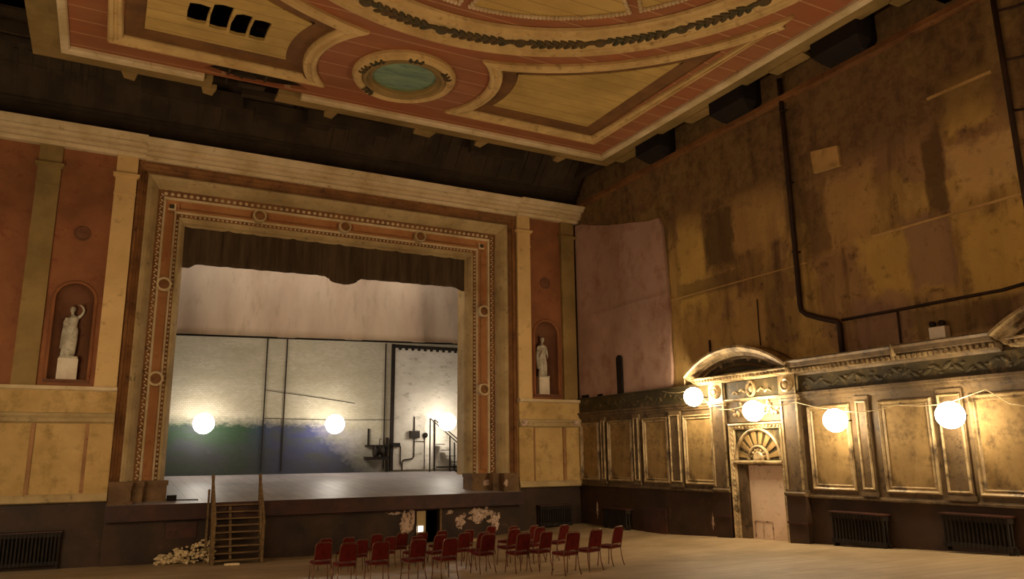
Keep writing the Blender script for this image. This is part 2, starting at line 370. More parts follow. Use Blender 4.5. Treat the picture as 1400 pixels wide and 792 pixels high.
# dark dado, rail and panelled lining, interrupted by the doorway
segs = [(20.72, 30.56), (YF, 18.2)]
for k, (a, b) in enumerate(segs):
    m = MB(onright); m.prism([(a, -1.2 if a > 15 else -.2), (b, -1.2), (b, 1.4), (a, 1.4)], -UW, -.03)
    d = m.build('wall_right_dado', 'dado', None); struct(d)
    r = MB(onright); r.sweep([(a, 1.40), (b, 1.40)], [(0, -UW), (0, .05), (.03, .10), (.08, .10), (.1, .04), (.14, .03), (.14, -UW)])
    struct(r.build('trim_1', 'panelling'))
struct(B(onright, 'wall_right_lining', 'panelling', (20.72, 30.56, 1.4, 5.30, -UW-.02, 0), (YF, 18.2, 1.4, 5.3, -UW-.02, 0), (18.2, 20.72, 2.46, 5.3, -UW-.02, -.02)))
# entablature left of the doorway (its cornice is gone)
def along(name, mat, a, b, prof, f=onright):
    m = MB(f); m.sweep([(a, 0), (b, 0)], prof); return m.build(name, mat)
LEFT = (21.55, 30.56); RIGHT = (YF, 17.5)
for a, b in (LEFT, RIGHT):
    o = along('trim_2', 'panelling', a, b, [(4.38, -.02), (4.38, .05), (4.46, .06), (4.47, .10), (4.55, .10), (4.57, .16), (4.65, .16), (4.67, .02), (4.67, -.02)]); struct(o)
o = struct(along('trim_3', 'frieze', LEFT[0], LEFT[1], [(4.66, -.02), (4.66, .05), (5.24, .05), (5.26, .11), (5.32, .12), (5.34, -.15), (5.34, -.3)]))
o = struct(along('trim_4', 'frieze', RIGHT[0], RIGHT[1], [(4.66, -.02), (4.66, .05), (5.2, .05), (5.2, -.02)]))
# cornice right of the doorway with its dentils
o = along('wall_cornice', 'panelling', 11.05, 17.55, [(5.18, -.02), (5.18, .1), (5.24, .14), (5.27, .30), (5.42, .34), (5.44, .44), (5.56, .47), (5.62, .54), (5.66, .54), (5.66, -.3)])
tag(o, 'long gilded cornice running along the right wall from the doorway pediment', 'cornice')
m = MB(onright); y = 17.4
while y > 11.1: m.box(y-.07, y, 5.27, 5.37, .30, .39); y -= .16
m.build('dentil_moulding', 'gilt', o)
m = MB(onright); m.box(13.72, 13.76, 5.36, 5.68, .3, .56); m.build('joint_strip', 'gilt', o)

def pediment(name, y0, y1, zs, ztop, label, tails=True):
    """segmental pediment between y0 > y1 standing on a bed cornice"""
    root = empty(name, (W, (y0+y1)/2, zs)); tag(root, label, 'pediment')
    inv = lambda f: (lambda u, v, w: tuple(a-b for a, b in zip(f(u, v, w), (W, (y0+y1)/2, zs))))
    F = inv(onright)
    yc = (y0+y1)/2; h = ztop-zs; c = (y0-y1)/2; R = (c*c+h*h)/(2*h); zc = ztop-R; a = math.degrees(math.asin(c/R))
    path = arc(yc, zc, R, 90-a, 90+a, 28)
    m = MB(F); m.sweep(path, [(.0, -.3), (-.0, .60), (.07, .60), (.11, .52), (.2, .47), (.24, .34), (.34, .30), (.36, .12), (.42, .1), (.42, -.02)]); m.build('arched_moulding', 'gilt', root)
    path2 = arc(yc, zc-.5, R-.08, 90-a*.82, 90+a*.82, 24)
    m = MB(F); m.sweep(path2, [(0, -.02), (0, .1), (.05, .16), (.1, .1), (.1, -.02)]); m.build('inner_arch', 'panelling', root)
    m = MB(F); m.prism([(p[0], p[1]) for p in path]+[], -.02, .06); m.build('tympanum', 'frieze', root)
    m = MB(F); m.sweep([(y1+.02, 5.24), (y0-.38, 5.24)], [(0, -.02), (0, .2), (.04, .3), (.06, .42), (.14, .45), (.18, .55), (.22, .55), (.22, -.02)]); m.build('bed_cornice', 'gilt', root)
    m = MB(F); y = y0-.42
    while y > y1+.1: m.box(y-.07, y, 5.3, 5.38, .42, .5); y -= .15
    m.build('dentil_moulding', 'gilt', root)
    for t in range(-3, 4):
        m = MB(F); m.dome(yc+t*.5, zs+.25+.08*(3-abs(t)), .06, .2, .09, .06, t*.5); m.build('carved_leaf', 'gilt', root)
    return root
pediment('door_pediment', 22.42, 17.52, 5.60, 6.42, 'curved gilded pediment above the boarded doorway')
pediment('wall_pediment', 11.05, 6.15, 5.60, 6.42, 'start of a second curved pediment at the end of the right wall cornice')

# wall panels of the lining
def wall_panel(y0, y1, label, strip=False):
    root = empty('wall_panel', (W, (y0+y1)/2, 1.6)); tag(root, label, 'wall panel', 'gilded panels along the right wall')
    F = lambda u, v, w: (-w, u-(y0+y1)/2, v-1.6)
    z0, z1 = 1.66, 4.2
    m = MB(F); path = [(y0, z0), (y0, z1), (y1, z1), (y1, z0)] # y0>y1
    m.sweep(path, [(0, -.01), (0, .05), (.04, .09), (.08, .05), (.10, .03), (.15, .06), (.18, .02), (.18, -.01)][::1], closed=True)
    m.build('moulded_frame', 'gilt', root)
    m = MB(F); m.box(y1+.1, y0-.1, z0+.1, z1-.1, .0, .015); m.build('field', 'panelling' if strip else 'panel_field', root)
# the sweep offsets to the left of travel; for y0>y1 and upwards travel left means inwards
PAN = [(30.4, 28.9, 'narrow shaded wall panel nearest the corner by the stage'),
       (28.22, 26.45, 'second wall panel from the stage corner, dull yellow'),
       (25.7, 24.1, 'worn wall panel left of the slim gilded strip by the first lamp'),
       (23.2, 21.55, 'wall panel directly left of the doorway pilaster, below the first lamp'),
       (17.26, 15.68, 'brightly lit wall panel right of the doorway behind a lamp'),
       (14.72, 13.1, 'wide wall panel between the two right-hand lamps'),
       (12.08, 9.6, 'large cracked wall panel at the right edge beyond the last lamp'),
       (8.9, 6.6, 'wall panel further along the right wall past the picture edge')]
for a, b, l in PAN: wall_panel(a, b, l)
def strip(y0, y1, label, wide=True):
    root = empty('wall_pilaster', (W, (y0+y1)/2, 1.55)); tag(root, label, 'pilaster', 'slim pilasters of the right wall')
    F = lambda u, v, w: (-w, u-(y0+y1)/2, v-1.55)
    m = MB(F); m.box(y1, y0, 1.6, 4.38, -.01, .09); m.build('shaft', 'panelling', root)
    m = MB(F); q = .1 if wide else .04
    m.sweep([(y0-q*.4, 1.72), (y0-q*.4, 4.25), (y1+q*.4, 4.25), (y1+q*.4, 1.72)], [(0, .08), (0, .12), (.03, .14), (.06, .12), (.06, .08)], closed=True); m.build('moulded_edge', 'gilt', root)
    m = MB(F); m.box(y1-.04, y0+.04, 1.54, 1.66, -.01, .13); m.build('base_block', 'panelling', root)
strip(28.66, 28.36, 'slim pilaster between the first two wall panels near the stage corner', False)
strip(26.3, 25.9, 'plain pilaster between the second and third panels from the stage', True)
strip(23.98, 23.32, 'fluted looking gilded pilaster left of the panel beside the doorway')
strip(15.46, 15.0, 'dark pilaster right of the brightly lit panel')
strip(12.92, 12.2, 'pilaster directly behind the last lamp on the right')
strip(9.4, 9.0, 'pilaster beyond the large cracked panel')

# door pilasters reaching up into the entablature
def door_pilaster(y0, y1, label):
    root = empty('door_pilaster', (W, (y0+y1)/2, 0)); tag(root, label, 'pilaster', 'tall pilasters framing the doorway')
    F = lambda u, v, w: (-w, u-(y0+y1)/2, v)
    B(F, 'shaft', 'panelling', (y1, y0, 1.62, 4.55, -.02, .16), parent=root)
    m = MB(F); m.box(y0-.07, y0, 1.62, 5.3, .14, .19); m.box(y1, y1+.07, 1.62, 5.3, .14, .19); m.build('raised_edge', 'gilt', root)
    B(F, 'frieze_block', 'gilt', (y1, y0, 4.55, 5.28, -.02, .2), parent=root)
    m = MB(F); c = (y0+y1)/2; m.lathe([(.24, 0), (.24, .06), (.18, .1), (.13, .06), (.13, .05), (.08, .11), (0.01, .12)], (c, 4.93, .2), 16, 2); m.build('oval_boss', 'gilt', root)
    m = MB(F); m.box(y1-.05, y0+.05, 4.5, 4.6, -.02, .24); m.box(y1-.03, y0+.03, 4.42, 4.47, -.02, .2); m.build('necking', 'gilt', root)
    m = MB(F); m.sweep([(y1-.06, 1.44), (y0+.06, 1.44)], [(0, -.02), (0, .2), (.05, .26), (.1, .26), (.13, .19), (.2, .19), (.2, -.02)]); m.build('base_moulding', 'panelling', root)
    B(F, 'plinth', 'dado', (y1-.03, y0+.03, -.3, 1.44, -.02, .19), parent=root)
    m = MB(F); m.box(y1-.05, y0+.05, .6, .67, -.02, .23); m.build('plinth_band', 'dado_red', root)
door_pilaster(21.5, 20.8, 'tall gilded pilaster on the left side of the doorway')
door_pilaster(18.2, 17.5, 'tall gilded pilaster on the right side of the doorway')

# doorway
dr = empty('door_1', (W, 19.2, 0)); struct(dr)
F = lambda u, v, w: (-w, u-19.2, v)
B(F, 'reveal', 'panelling', (20.1, 20.74, -.3, 2.5, -.6, .02), (18.18, 18.38, -.3, 2.5, -.6, .02), (18.18, 20.74, 2.37, 2.5, -.6, .02), parent=dr)
B(F, 'door_leaf', 'board', (18.36, 20.12, -.06, 2.38, -.2, -.12), parent=dr)
m = MB(F)
for a in (19.97, 19.62, 19.2): m.box(a-.025, a+.025, .02, .56, -.12, -.11)
m.box(19.2, 19.97, .52, .57, -.12, -.11); m.build('batten', 'plaster_white', dr)
m = MB(F)
m.sweep([(20.7, -.1), (20.7, 3.78), (18.2, 3.78), (18.2, -.1)], [(0, -.02), (0, .14), (.05, .18), (.1, .14), (.14, .1), (.2, .1), (.22, .02), (.22, -.02)]); m.build('architrave', 'gilt', dr)
m = MB(F); z = .2
while z < 3.6:
    for yy in (20.58, 18.32): m.dome(yy, z, .1, .05, .07, .05)
    z += .17
y = 20.5
while y > 18.4: m.dome(y, 3.66, .1, .06, .05, .05); y -= .16
m.build('beaded_edge', 'gilt', dr)
# sunburst fanlight over the door
fan = empty('fanlight', (W, 19.44, 2.5)); tag(fan, 'half round sunburst fanlight above the boarded door', 'fanlight')
F2 = lambda u, v, w: (-w, u-19.44, v-2.5)
B(F2, 'panel', 'frieze', (18.42, 20.46, 2.5, 3.62, -.02, .02), parent=fan)
m = MB(F2); m.sweep(arc(19.44, 2.56, 1.02, 0, 180, 28), [(-.03, 0), (-.03, .09), (.02, .12), (.07, .09), (.07, 0)]); m.sweep(arc(19.44, 2.56, .46, 0, 180, 18), [(-.03, 0), (-.03, .08), (.02, .1), (.06, .08), (.06, 0)]); m.build('arched_rim', 'gilt', fan)
m = MB(F2)
for i in range(8):
    a0 = math.radians(3+22*i+3); a1 = math.radians(3+22*(i+1)-6)
    p = [(19.44+r*math.cos(a), 2.56+r*math.sin(a)) for a, r in ((a0, .52), (a1, .52), (a1, .93), ((a0+a1)/2, .97), (a0, .93))]
    m.prism(p, .01, .05)
m.build('petal', 'panel_field', fan)
m = MB(F2); m.dome(19.44, 2.6, .02, .26, .26, .12, n=12)
for i in range(7):
    a = math.radians(15+25*i); m.dome(19.44+.3*math.cos(a), 2.58+.3*math.sin(a), .02, .09, .06, .06, a)
m.build('rosette', 'gilt', fan)
m = MB(F2); m.sweep([(18.36, 2.4), (20.52, 2.4)], [(0, -.02), (0, .1), (.05, .16), (.1, .16), (.13, .1), (.13, -.02)]); m.build('sill_moulding', 'gilt', fan)
# carved ornament between fanlight and pediment
orn = empty('carved_overdoor', (W, 19.3, 3.9)); tag(orn, 'carved gilt scrollwork between the fanlight and the curved pediment', 'ornament')
F3 = lambda u, v, w: (-w, u-19.3, v-3.9)
B(F3, 'back_panel', 'panelling', (18.25, 20.75, 3.82, 4.55, -.02, .08), parent=orn)
for sgn, nm in ((-1, 'scroll'), (1, 'scroll')):
    m = MB(F3)
    p = [(19.4+sgn*(.35+.02*t+.13*math.sin(t*.55)+.0), 4.05+.02*t*0+.12*math.cos(t*.55)*(1-t/26)+.02*t, .12) for t in range(0, 22)]
    m.tube(p, .05, 6)
    for t in range(5): m.dome(19.4+sgn*(.5+.14*t), 4.1+.09*math.sin(t*1.7)+.05*t*.5, .08, .13, .07, .09, t*.9*sgn)
    m.build(nm, 'gilt', orn)
B(F3, 'frieze_panel', 'frieze', (18.25, 20.75, 4.62, 5.22, -.02, .1), parent=orn)
m = MB(F3); m.sweep([(19.5+.17*math.cos(2*PI*i/18), 4.93+.25*math.sin(2*PI*i/18)) for i in range(18)], [(-.04, .1), (-.03, .17), (.02, .17), (.04, .1)], closed=True); m.dome(19.5, 4.93, .1, .09, .14, .07)
for s_ in (-1, 1):
    for t in range(4): m.dome(19.5+s_*(.34+.16*t), 4.86+.05*math.sin(t*2), .1, .1, .045, .05, .6*s_*(-1)**t)
m.build('oval_medallion', 'gilt', orn)
m = MB(F3); m.sweep([(18.22, 4.54), (20.78, 4.54)], [(0, -.02), (0, .12), (.04, .17), (.08, .17), (.1, .1), (.1, -.02)]); m.build('string_moulding', 'gilt', orn)

# frieze garland relief on the wall right of the door (pattern within one panel)
m = MB(onright); y = 17.3; k = 0
while y > 9:
    m.dome(y, 4.92+.09*math.sin(k*1.3), .05, .16, .06, .035, (k % 2)*1.2-.6); m.dome(y-.12, 4.82+.2*((k*7) % 3)/2, .05, .07, .05, .03); y -= .3; k += 1
o = m.build('garland_relief', 'frieze'); tag(o, 'faded leafy garland relief along the dark frieze right of the doorway', 'relief')
m = MB(onright); y = 30.2; k = 0
while y > 22:
    m.dome(y, 4.95+.09*math.sin(k*1.3), .05, .16, .06, .035, (k % 2)*1.2-.6); y -= .3; k += 1
o = m.build('garland_relief', 'frieze'); tag(o, 'dull leafy relief on the entablature between the stage corner and the doorway', 'relief')

# ------------------------------------------------------------------ things on the upper right wall
def wtube(name, pts, r, mat='pipe', lab=None, cat=None, n=8, parent=None, smooth=True):
    m = MB(onright); m.tube([(y, z, w) for y, z, w in pts], r, n); o = m.build(name, mat, parent, smooth)
    if lab: tag(o, lab, cat)
    return o
p = wtube('drainpipe', [(17.2, 15.4, 0), (17.19, 12.1, 0), (17.18, 9.8, 0), (17.18, 7.45, 0), (17.12, 7.24, .02), (16.95, 7.1, .02), (16.4, 6.88, .02), (15.8, 6.68, .02), (15.76, 6.6, 0), (15.76, 5.66, 0)], .085, lab='dark vertical drainpipe that kinks sideways above the doorway', cat='pipe')
for z in (14.2, 11.6, 9.2): wtube('bracket', [(17.3, z, -.1), (17.2, z, .12), (17.06, z, -.1)], .035, parent=p)
p = wtube('wall_conduit', [(15.7, 6.72, -.06), (13.84, 6.71, -.06), (12.2, 6.72, -.06), (10.9, 6.72, -.06), (9.6, 6.85, -.06)], .045, lab='thin dark horizontal conduit leading from the kinked drainpipe to the right', cat='pipe')
p = wtube('service_pipe', [(10.05, 15.6, -.04), (10.03, 11.8, -.04), (10.03, 9.4, -.04), (10.0, 7.4, -.04)], .07, lab='dark vertical pipe near the top right corner of the wall', cat='pipe')
for z in (14.0, 12.6, 11.2): wtube('branch', [(10.03, z, -.04), (9.6, z-.12, -.06), (9.0, z-.2, -.08)], .035, parent=p)
wtube('wall_cable', [(19.1, 8.0, -.1), (19.12, 7.0, -.1), (19.1, 6.38, -.1)], .02, lab='thin cable dropping behind the curved pediment', cat='cable')
wtube('thin_conduit', [(13.84, 6.7, -.08), (13.85, 5.7, -.08)], .03, lab='short vertical conduit between the horizontal one and the cornice', cat='pipe')
m = MB(onright); m.hexa([(15.2, 11.55, -.2), (16.2, 11.62, -.2), (16.25, 12.38, -.2), (15.22, 12.22, -.2), (15.2, 11.55, -.05), (16.2, 11.62, -.05), (16.25, 12.38, -.05), (15.22, 12.22, -.05)])
tag(m.build('patching_board', 'ochre'), 'pale rectangular board patching the wall right of the drainpipe', 'board')
bx = empty('emergency_light', (W+.1, 12.62, 5.75)); tag(bx, 'white twin-headed emergency light box standing on the cornice', 'emergency light')
F4 = lambda u, v, w: (-w+.0, u-12.62, v-5.75)
B(F4, 'housing', 'white_plastic', (12.4, 12.86, 5.72, 6.04, -.02, .22), parent=bx, bevel=.02)
for a in (12.5, 12.76):
    m = MB(F4); m.lathe([(.05, -.02), (.085, .04), (.085, .12), (.06, .14)], (a, 6.12, .08), 12, 2); m.build('lamp_head', 'metal_dark', bx, True)
# dark rounded board standing on the ledge and odd bits of debris
m = MB(onright); pth = [(26.98, 5.3), (27.34, 5.3), (27.36, 6.7)]+arc(27.17, 6.8, .19, 0, 180, 8)+[(26.98, 6.7)]
m.prism(pth, -.03, .06); tag(m.build('standing_board', 'dark'), 'tall dark narrow board with a rounded top standing on the wall ledge', 'board')
m = MB(onright); m.box(29.7, 30.2, 5.34, 5.46, -.1, .05); m.box(28.6, 28.9, 5.34, 5.42, -.1, .05); tag(m.build('ledge_debris', 'dark'), 'dark scraps of debris lying on the ledge by the stage corner', 'debris', kind='stuff')
wtube('ledge_peg', [(22.95, 5.3, .05), (22.95, 5.75, .05)], .035, 'gilt', 'short pale peg standing up from the ledge beside the first lamp', 'peg')
wtube('roof_peg', [(21.6, 6.2, -.1), (21.6, 6.9, -.1)], .04, 'pipe', 'thin dark rod rising behind the left end of the curved pediment', 'rod')
m = MB(onright); m.box(16.9, 23.7, 8.78, 8.82, -.16, -.12); m.box(8, 14.4, 9.0, 9.06, -.16, -.11); m.box(10.4, 12.2, 12.45, 12.52, -.16, -.11); struct(m.build('trim_5', 'ochre'))

# ------------------------------------------------------------------ radiators and low things on the right wall
def radiator(F, u0, u1, z0, z1, label, n, origin):
    root = empty('radiator', origin); tag(root, label, 'radiator', 'old iron radiators against the dark dado')
    G = lambda u, v, w: tuple(a-b for a, b in zip(F(u, v, w), origin))
    m = MB(G); st = (u1-u0)/n
    for i in range(n):
        c = u0+st*(i+.5)
        for q in (.12, .26):
            m.tube([(c, z0+.12, q), (c, z1-.05, q)], st*.36, 6)
        m.box(c-st*.45, c+st*.45, z1-.14, z1, .06, .32); m.box(c-st*.45, c+st*.45, z0+.06, z0+.18, .06, .32)
    m.build('columns', 'metal_dark', root)
    for c in (u0+st*.5, u1-st*.5):
        m = MB(G); m.box(c-.04, c+.04, z0-.04, z0+.1, .1, .28); m.build('foot', 'metal_dark', root)
    B(G, 'top_shelf', 'dado_red', (u0-.03, u1+.03, z1, z1+.04, -.02, .36), parent=root)
    m = MB(G); e = u0-.08; m.tube([(e, z0-.05, .2), (e, z0+.12, .2), (u0+.05, z0+.14, .2)], .03, 6); m.build('pipe_feed', 'metal_dark', root)
radiator(onright, 14.74, 16.52, .14, 1.04, 'dark iron radiator right of the doorway under the lit panel', 16, (W, 15.6, .14))
radiator(onright, 11.35, 13.05, .36, 1.2, 'dark iron radiator at the far right below the last lamp', 16, (W, 12.2, .36))
radiator(onright, 26.72, 28.42, -.25, .52, 'dark radiator on the right wall close to the stage corner', 14, (W, 27.5, -.25))
radiator(onstage, 17.3, 18.95, -.32, .58, 'dark radiator under the right-hand statue niche', 14, (18.1, D, -.32))
radiator(onstage, -2.6, -.86, -.62, .46, 'dark radiator under the left-hand statue niche', 16, (-1.7, D, -.62))
m = MB(onright); m.prism([(24.5, -.3), (25.9, -.3), (25.92, .74), (24.5, .66)], -.03, .05); tag(m.build('hatch_board', 'dado_red'), 'brown square board covering a hatch low in the right wall', 'board')
for yy, l in ((29.3, 'small white scrape on the dark dado beside the corner radiator'), (21.93, 'ragged white scrape on the dark dado left of the doorway')):
    m = MB(onright); r = random.Random(int(yy*10)); m.prism(noisy_poly(yy, .4, .06, .26, 14, .5, r), -.04, -.02); tag(m.build('plaster_scrape', 'plaster_white'), l, 'scrape')

# ================================================================== PROSCENIUM WALL
PX0, PX1, PZT = .37, 16.35, 13.72       # outer edge of the arch frame
DEP = 1.37; PT = 1.73                   # splay: depth and width
def pr_w(t): return -DEP*t/PT
# core walls: flanks with niches, lintel above
def niche_poly(c, hw, z0, zs): return [(c-hw, z0), (c+hw, z0)]+arc(c, zs, hw, 0, 180, 16)[0:]
NL, NR, HW, NZ0, NZS = -1.24, 17.98, .6, 5.5, 8.3
for nm, x0, x1, c in (('wall_front_left', XL, PX0, NL), ('wall_front_right', PX1, W, NR)):
    m = MB(onstage); m.prism([(x0, 5.0), (x1, 5.0), (x1, 13.9), (x0, 13.9)], -.9, -.08, holes=[niche_poly(c, HW, NZ0, NZS)])
    o = struct(m.build(nm, 'terra'))
    B(onstage, 'lower_wall', 'ochre', (x0, x1, 1.4, 5.0, -.9, -.02), parent=o)
    B(onstage, 'dado_wall', 'dado', (x0, x1, -1.6, 1.4, -.9, -.02), parent=o)
struct(B(onstage, 'wall_front_upper', 'lath', (XL, W+.2, 13.9, 18.4, -1.5, -.25)))
struct(B(onstage, 'wall_front_lintel', 'brown_paint', (PX0, PX1, PZT-.02, 13.95, -1.5, -.02)))

def niche(c, label):
    root = empty('statue_niche', (c, D, NZ0)); tag(root, label, 'niche', 'arched niches beside the stage')
    F = lambda u, v, w: (u-c, -w, v-NZ0)
    n = 16; vs = []; rows = [NZ0, NZS]; m = MB(F)
    for z in rows:
        for i in range(n+1):
            a = PI*i/n; vs.append((c+HW*math.cos(a), z, -.08-HW*math.sin(a)))
    fs = [(i, i+1, n+2+i, n+1+i) for i in range(n)]
    m.add(vs, fs)
    vs = []; k = 8
    for j in range(k+1):
        b = PI/2*j/k
        for i in range(n+1):
            a = PI*i/n; vs.append((c+HW*math.cos(a)*math.cos(b), NZS+HW*math.sin(b), -.08-HW*math.sin(a)*math.cos(b)))
    m.add(vs, [(j*(n+1)+i, j*(n+1)+i+1, (j+1)*(n+1)+i+1, (j+1)*(n+1)+i) for j in range(k) for i in range(n)])
    m.add([(c-HW, NZ0, -.08), (c+HW, NZ0, -.08)]+[(c+HW*math.cos(PI*i/n), NZ0, -.08-HW*math.sin(PI*i/n)) for i in range(n+1)], [tuple([0]+list(range(n+2, 1, -1)))])
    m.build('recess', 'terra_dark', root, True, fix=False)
    path = [(c+HW, NZ0), (c+HW, NZS)]+arc(c, NZS, HW, 0, 180, 20)[1:]+[(c-HW, NZ0)]
    m = MB(F); m.sweep(path[::-1], [(-.0, -.1), (0, -.03), (.05, -.0), (.1, -.03), (.12, -.1)]); m.build('arched_surround', 'terra', root)
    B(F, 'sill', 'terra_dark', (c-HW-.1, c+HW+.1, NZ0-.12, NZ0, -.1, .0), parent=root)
    m = MB(F); m.lathe([(.28, -.1), (.28, -.05), (.24, -.03), (.2, -.06), (.1, -.05), (.01, -.04)], (c, 10.74, 0), 20, 2); m.build('roundel', 'terra_dark', root)
    return root
niche(NL, 'arched terracotta niche left of the stage holding the statue with a raised arm')
niche(NR, 'arched terracotta niche right of the stage holding the robed statue')

def pilaster(x0, x1, mat, label):
    c = (x0+x1)/2
    root = empty('pilaster', (c, D, 5.25)); tag(root, label, 'pilaster', 'tall flat pilasters beside the stage')
    F = lambda u, v, w: (u-c, -w, v-5.25)
    B(F, 'shaft', mat, (x0+.02, x1-.02, 5.24, 12.35, -.1, .1), parent=root)
    B(F, 'necking', mat, (x0+.02, x1-.02, 12.4, 13.02, -.1, .11), parent=root)
    m = MB(F); m.box(x0, x1, 12.35, 12.4, -.1, .14); m.build('astragal', mat, root)
    m = MB(F); m.box(x0-.07, x1+.07, 13.07, 13.15, -.1, .22); m.box(x0-.03, x1+.03, 13.02, 13.07, -.1, .16); m.build('capital_moulding', mat, root)
    B(F, 'frieze_block', mat, (x0+.02, x1-.02, 13.15, 13.86, -.1, .1), parent=root)
pilaster(-2.86, -2.1, 'olive', 'greenish outer pilaster at the left edge of the picture')
pilaster(-.4, .35, 'pilaster', 'cream pilaster immediately left of the proscenium frame')
pilaster(16.4, 17.12, 'pilaster', 'cream pilaster immediately right of the proscenium frame')
pilaster(18.8, 19.56, 'olive', 'greyish outer pilaster in the corner by the pink plaster')

# mouldings and lower blocks of the flanks
def flank(x0, x1, c, side):
    m = MB(onstage); m.sweep([(x0, 0), (x1, 0)], [(5.1, -.1), (5.1, .16), (5.14, .24), (5.2, .26), (5.25, .26), (5.27, .1), (5.27, -.1)]); struct(m.build('trim_6', 'cream'))
    struct(B(onstage, 'trim_7', 'ochre', (x0, x1, 4.35, 5.1, -.1, .14)))
    m = MB(onstage); m.sweep([(x0, 0), (x1, 0)], [(4.0, -.1), (4.0, .16), (4.06, .24), (4.16, .26), (4.26, .2), (4.34, .2), (4.36, .14), (4.36, -.1)]); struct(m.build('trim_8', 'cream_grey'))
    for a, b in ((x0, c-.86), (c+.86, x1)):
        struct(B(onstage, 'trim_9', 'ochre', (a, b, 1.62, 4.02, -.05, .1)))
    struct(B(onstage, 'trim_10', 'pink_brown', (c-.86, c-.74, 1.62, 4.02, -.05, .06), (c+.74, c+.86, 1.62, 4.02, -.05, .06)))
    m = MB(onstage); m.sweep([(x0, 0), (x1, 0)], [(1.38, -.1), (1.38, .14), (1.42, .2), (1.5, .2), (1.6, .16), (1.66, .12), (1.66, -.1)]); struct(m.build('trim_11', 'cream_grey'))
flank(XL, .36, NL, -1); flank(16.4, W, NR, 1)
for a in (16.62, 19.3):
    m = MB(onstage); r = random.Random(int(a*9)); m.prism(noisy_poly(a, 4.2, .2, .15, 12, .3, r), .2, .28)
    tag(m.build('broken_plaster', 'plaster_white'), 'broken white plaster lump at the %s end of the moulding under the right niche' % ('left' if a < 18 else 'right'), 'plaster')

# main cornice across the whole wall, breaking forward over the flanks
CP = [(13.84, -.1), (13.84, .12), (13.9, .16), (13.97, .17), (13.97, .34), (14.1, .36), (14.1, .44), (14.14, .44), (14.14, .40), (14.22, .42), (14.28, .5), (14.28, .62), (14.34, .64), (14.46, .78), (14.52, .8), (14.52, -.3)]
cor = MB(onstage); cor.sweep([(PX0+.2, 0), (PX1, 0)], [(z-.03, w) for z, w in CP]); co = cor.build('cornice_moulding', 'cream')
tag(co, 'long cream moulded cornice crowning the stage wall', 'cornice')
m = MB(onstage); m.sweep([(PX1, 0), (W+.45, 0)], [(z, w+.05 if w > 0 else w) for z, w in CP]); m.build('right_return', 'cream', co)
m = MB(onstage); m.sweep([(XL, 0), (PX0+.2, 0)], [(z, w+.05 if w > 0 else w) for z, w in CP]); m.build('left_return', 'cream', co)

# ---- the proscenium frame
pa = empty('proscenium_arch', ((PX0+PX1)/2, D, 1.25)); tag(pa, 'huge ornate proscenium frame in orange and cream around the stage opening', 'proscenium arch')
ox, oz = (PX0+PX1)/2, 1.25
FP = lambda u, v, w: (u-ox, -w, v-oz)
outer = [(PX1, 1.25), (PX1, PZT), (PX0, PZT), (PX0, 1.25)]      # travelling so that left is inwards
outer_b = [(PX1, 1.95), (PX1, PZT), (PX0, PZT), (PX0, 1.95)]
def band(name, mat, prof, path=outer_b, smooth=False):
    m = MB(FP); m.sweep(path, [(t, pr_w(t)+w) for t, w in prof], cap=False); return m.build(name, mat, pa, smooth)
band('brown_margin', 'brown_paint', [(0, -.1), (0, .0), (.1, .0), (.12, -.06), (.22, -.06), (.24, .02), (.34, .04)], outer)
band('broad_moulding', 'cream_grey', [(.34, -.1), (.34, .16), (.4, .24), (.5, .25), (.62, .19), (.72, .09), (.76, .02)])
band('leaf_ground', 'brown_paint', [(.74, -.06), (.76, .0), (.98, .0)])
band('inner_fillet', 'cream', [(.96, -.02), (.98, .05), (1.04, .05), (1.06, .0)])
band('panel_ground', 'orange_panel', [(1.04, .0), (1.42, .0)])
band('panel_fillet', 'cream', [(1.4, -.02), (1.41, .05), (1.46, .05), (1.48, .0)])
band('bead_ground', 'brown_paint', [(1.46, .0), (1.6, .0)])
band('inner_moulding', 'cream_grey', [(1.58, -.02), (1.6, .04), (1.68, .06), (1.76, .02), (1.8, -.08), (1.86, -.12), (1.86, -.9)], outer_b)
# ornament runs
def run_points(t, step):
    x0, x1, zt = PX0+t, PX1-t, PZT-t; out = []
    z = 2.1
    while z < zt-.1: out.append((x0, z, 0)); out.append((x1, z, 0)); z += step
    x = x0+.15
    while x < x1-.1: out.append((x, zt, 1)); x += step
    return out
m = MB(FP)
for i, (u, v, top) in enumerate(run_points(.87, .23)):
    if top: m.dome(u, v, pr_w(.87), .075, .07, .07)
    else:
        m.dome(u-.03, v, pr_w(.87), .075, .028, .04, .7, 6); m.dome(u+.03, v+.11, pr_w(.87), .075, .028, .04, -.7, 6)
m.build('leaf_moulding', 'cream', pa)
m = MB(FP)
for u, v, top in run_points(1.53, .17): m.dome(u, v, pr_w(1.53), .045, .045, .05, .8, 6)
m.build('bead_moulding', 'cream', pa)
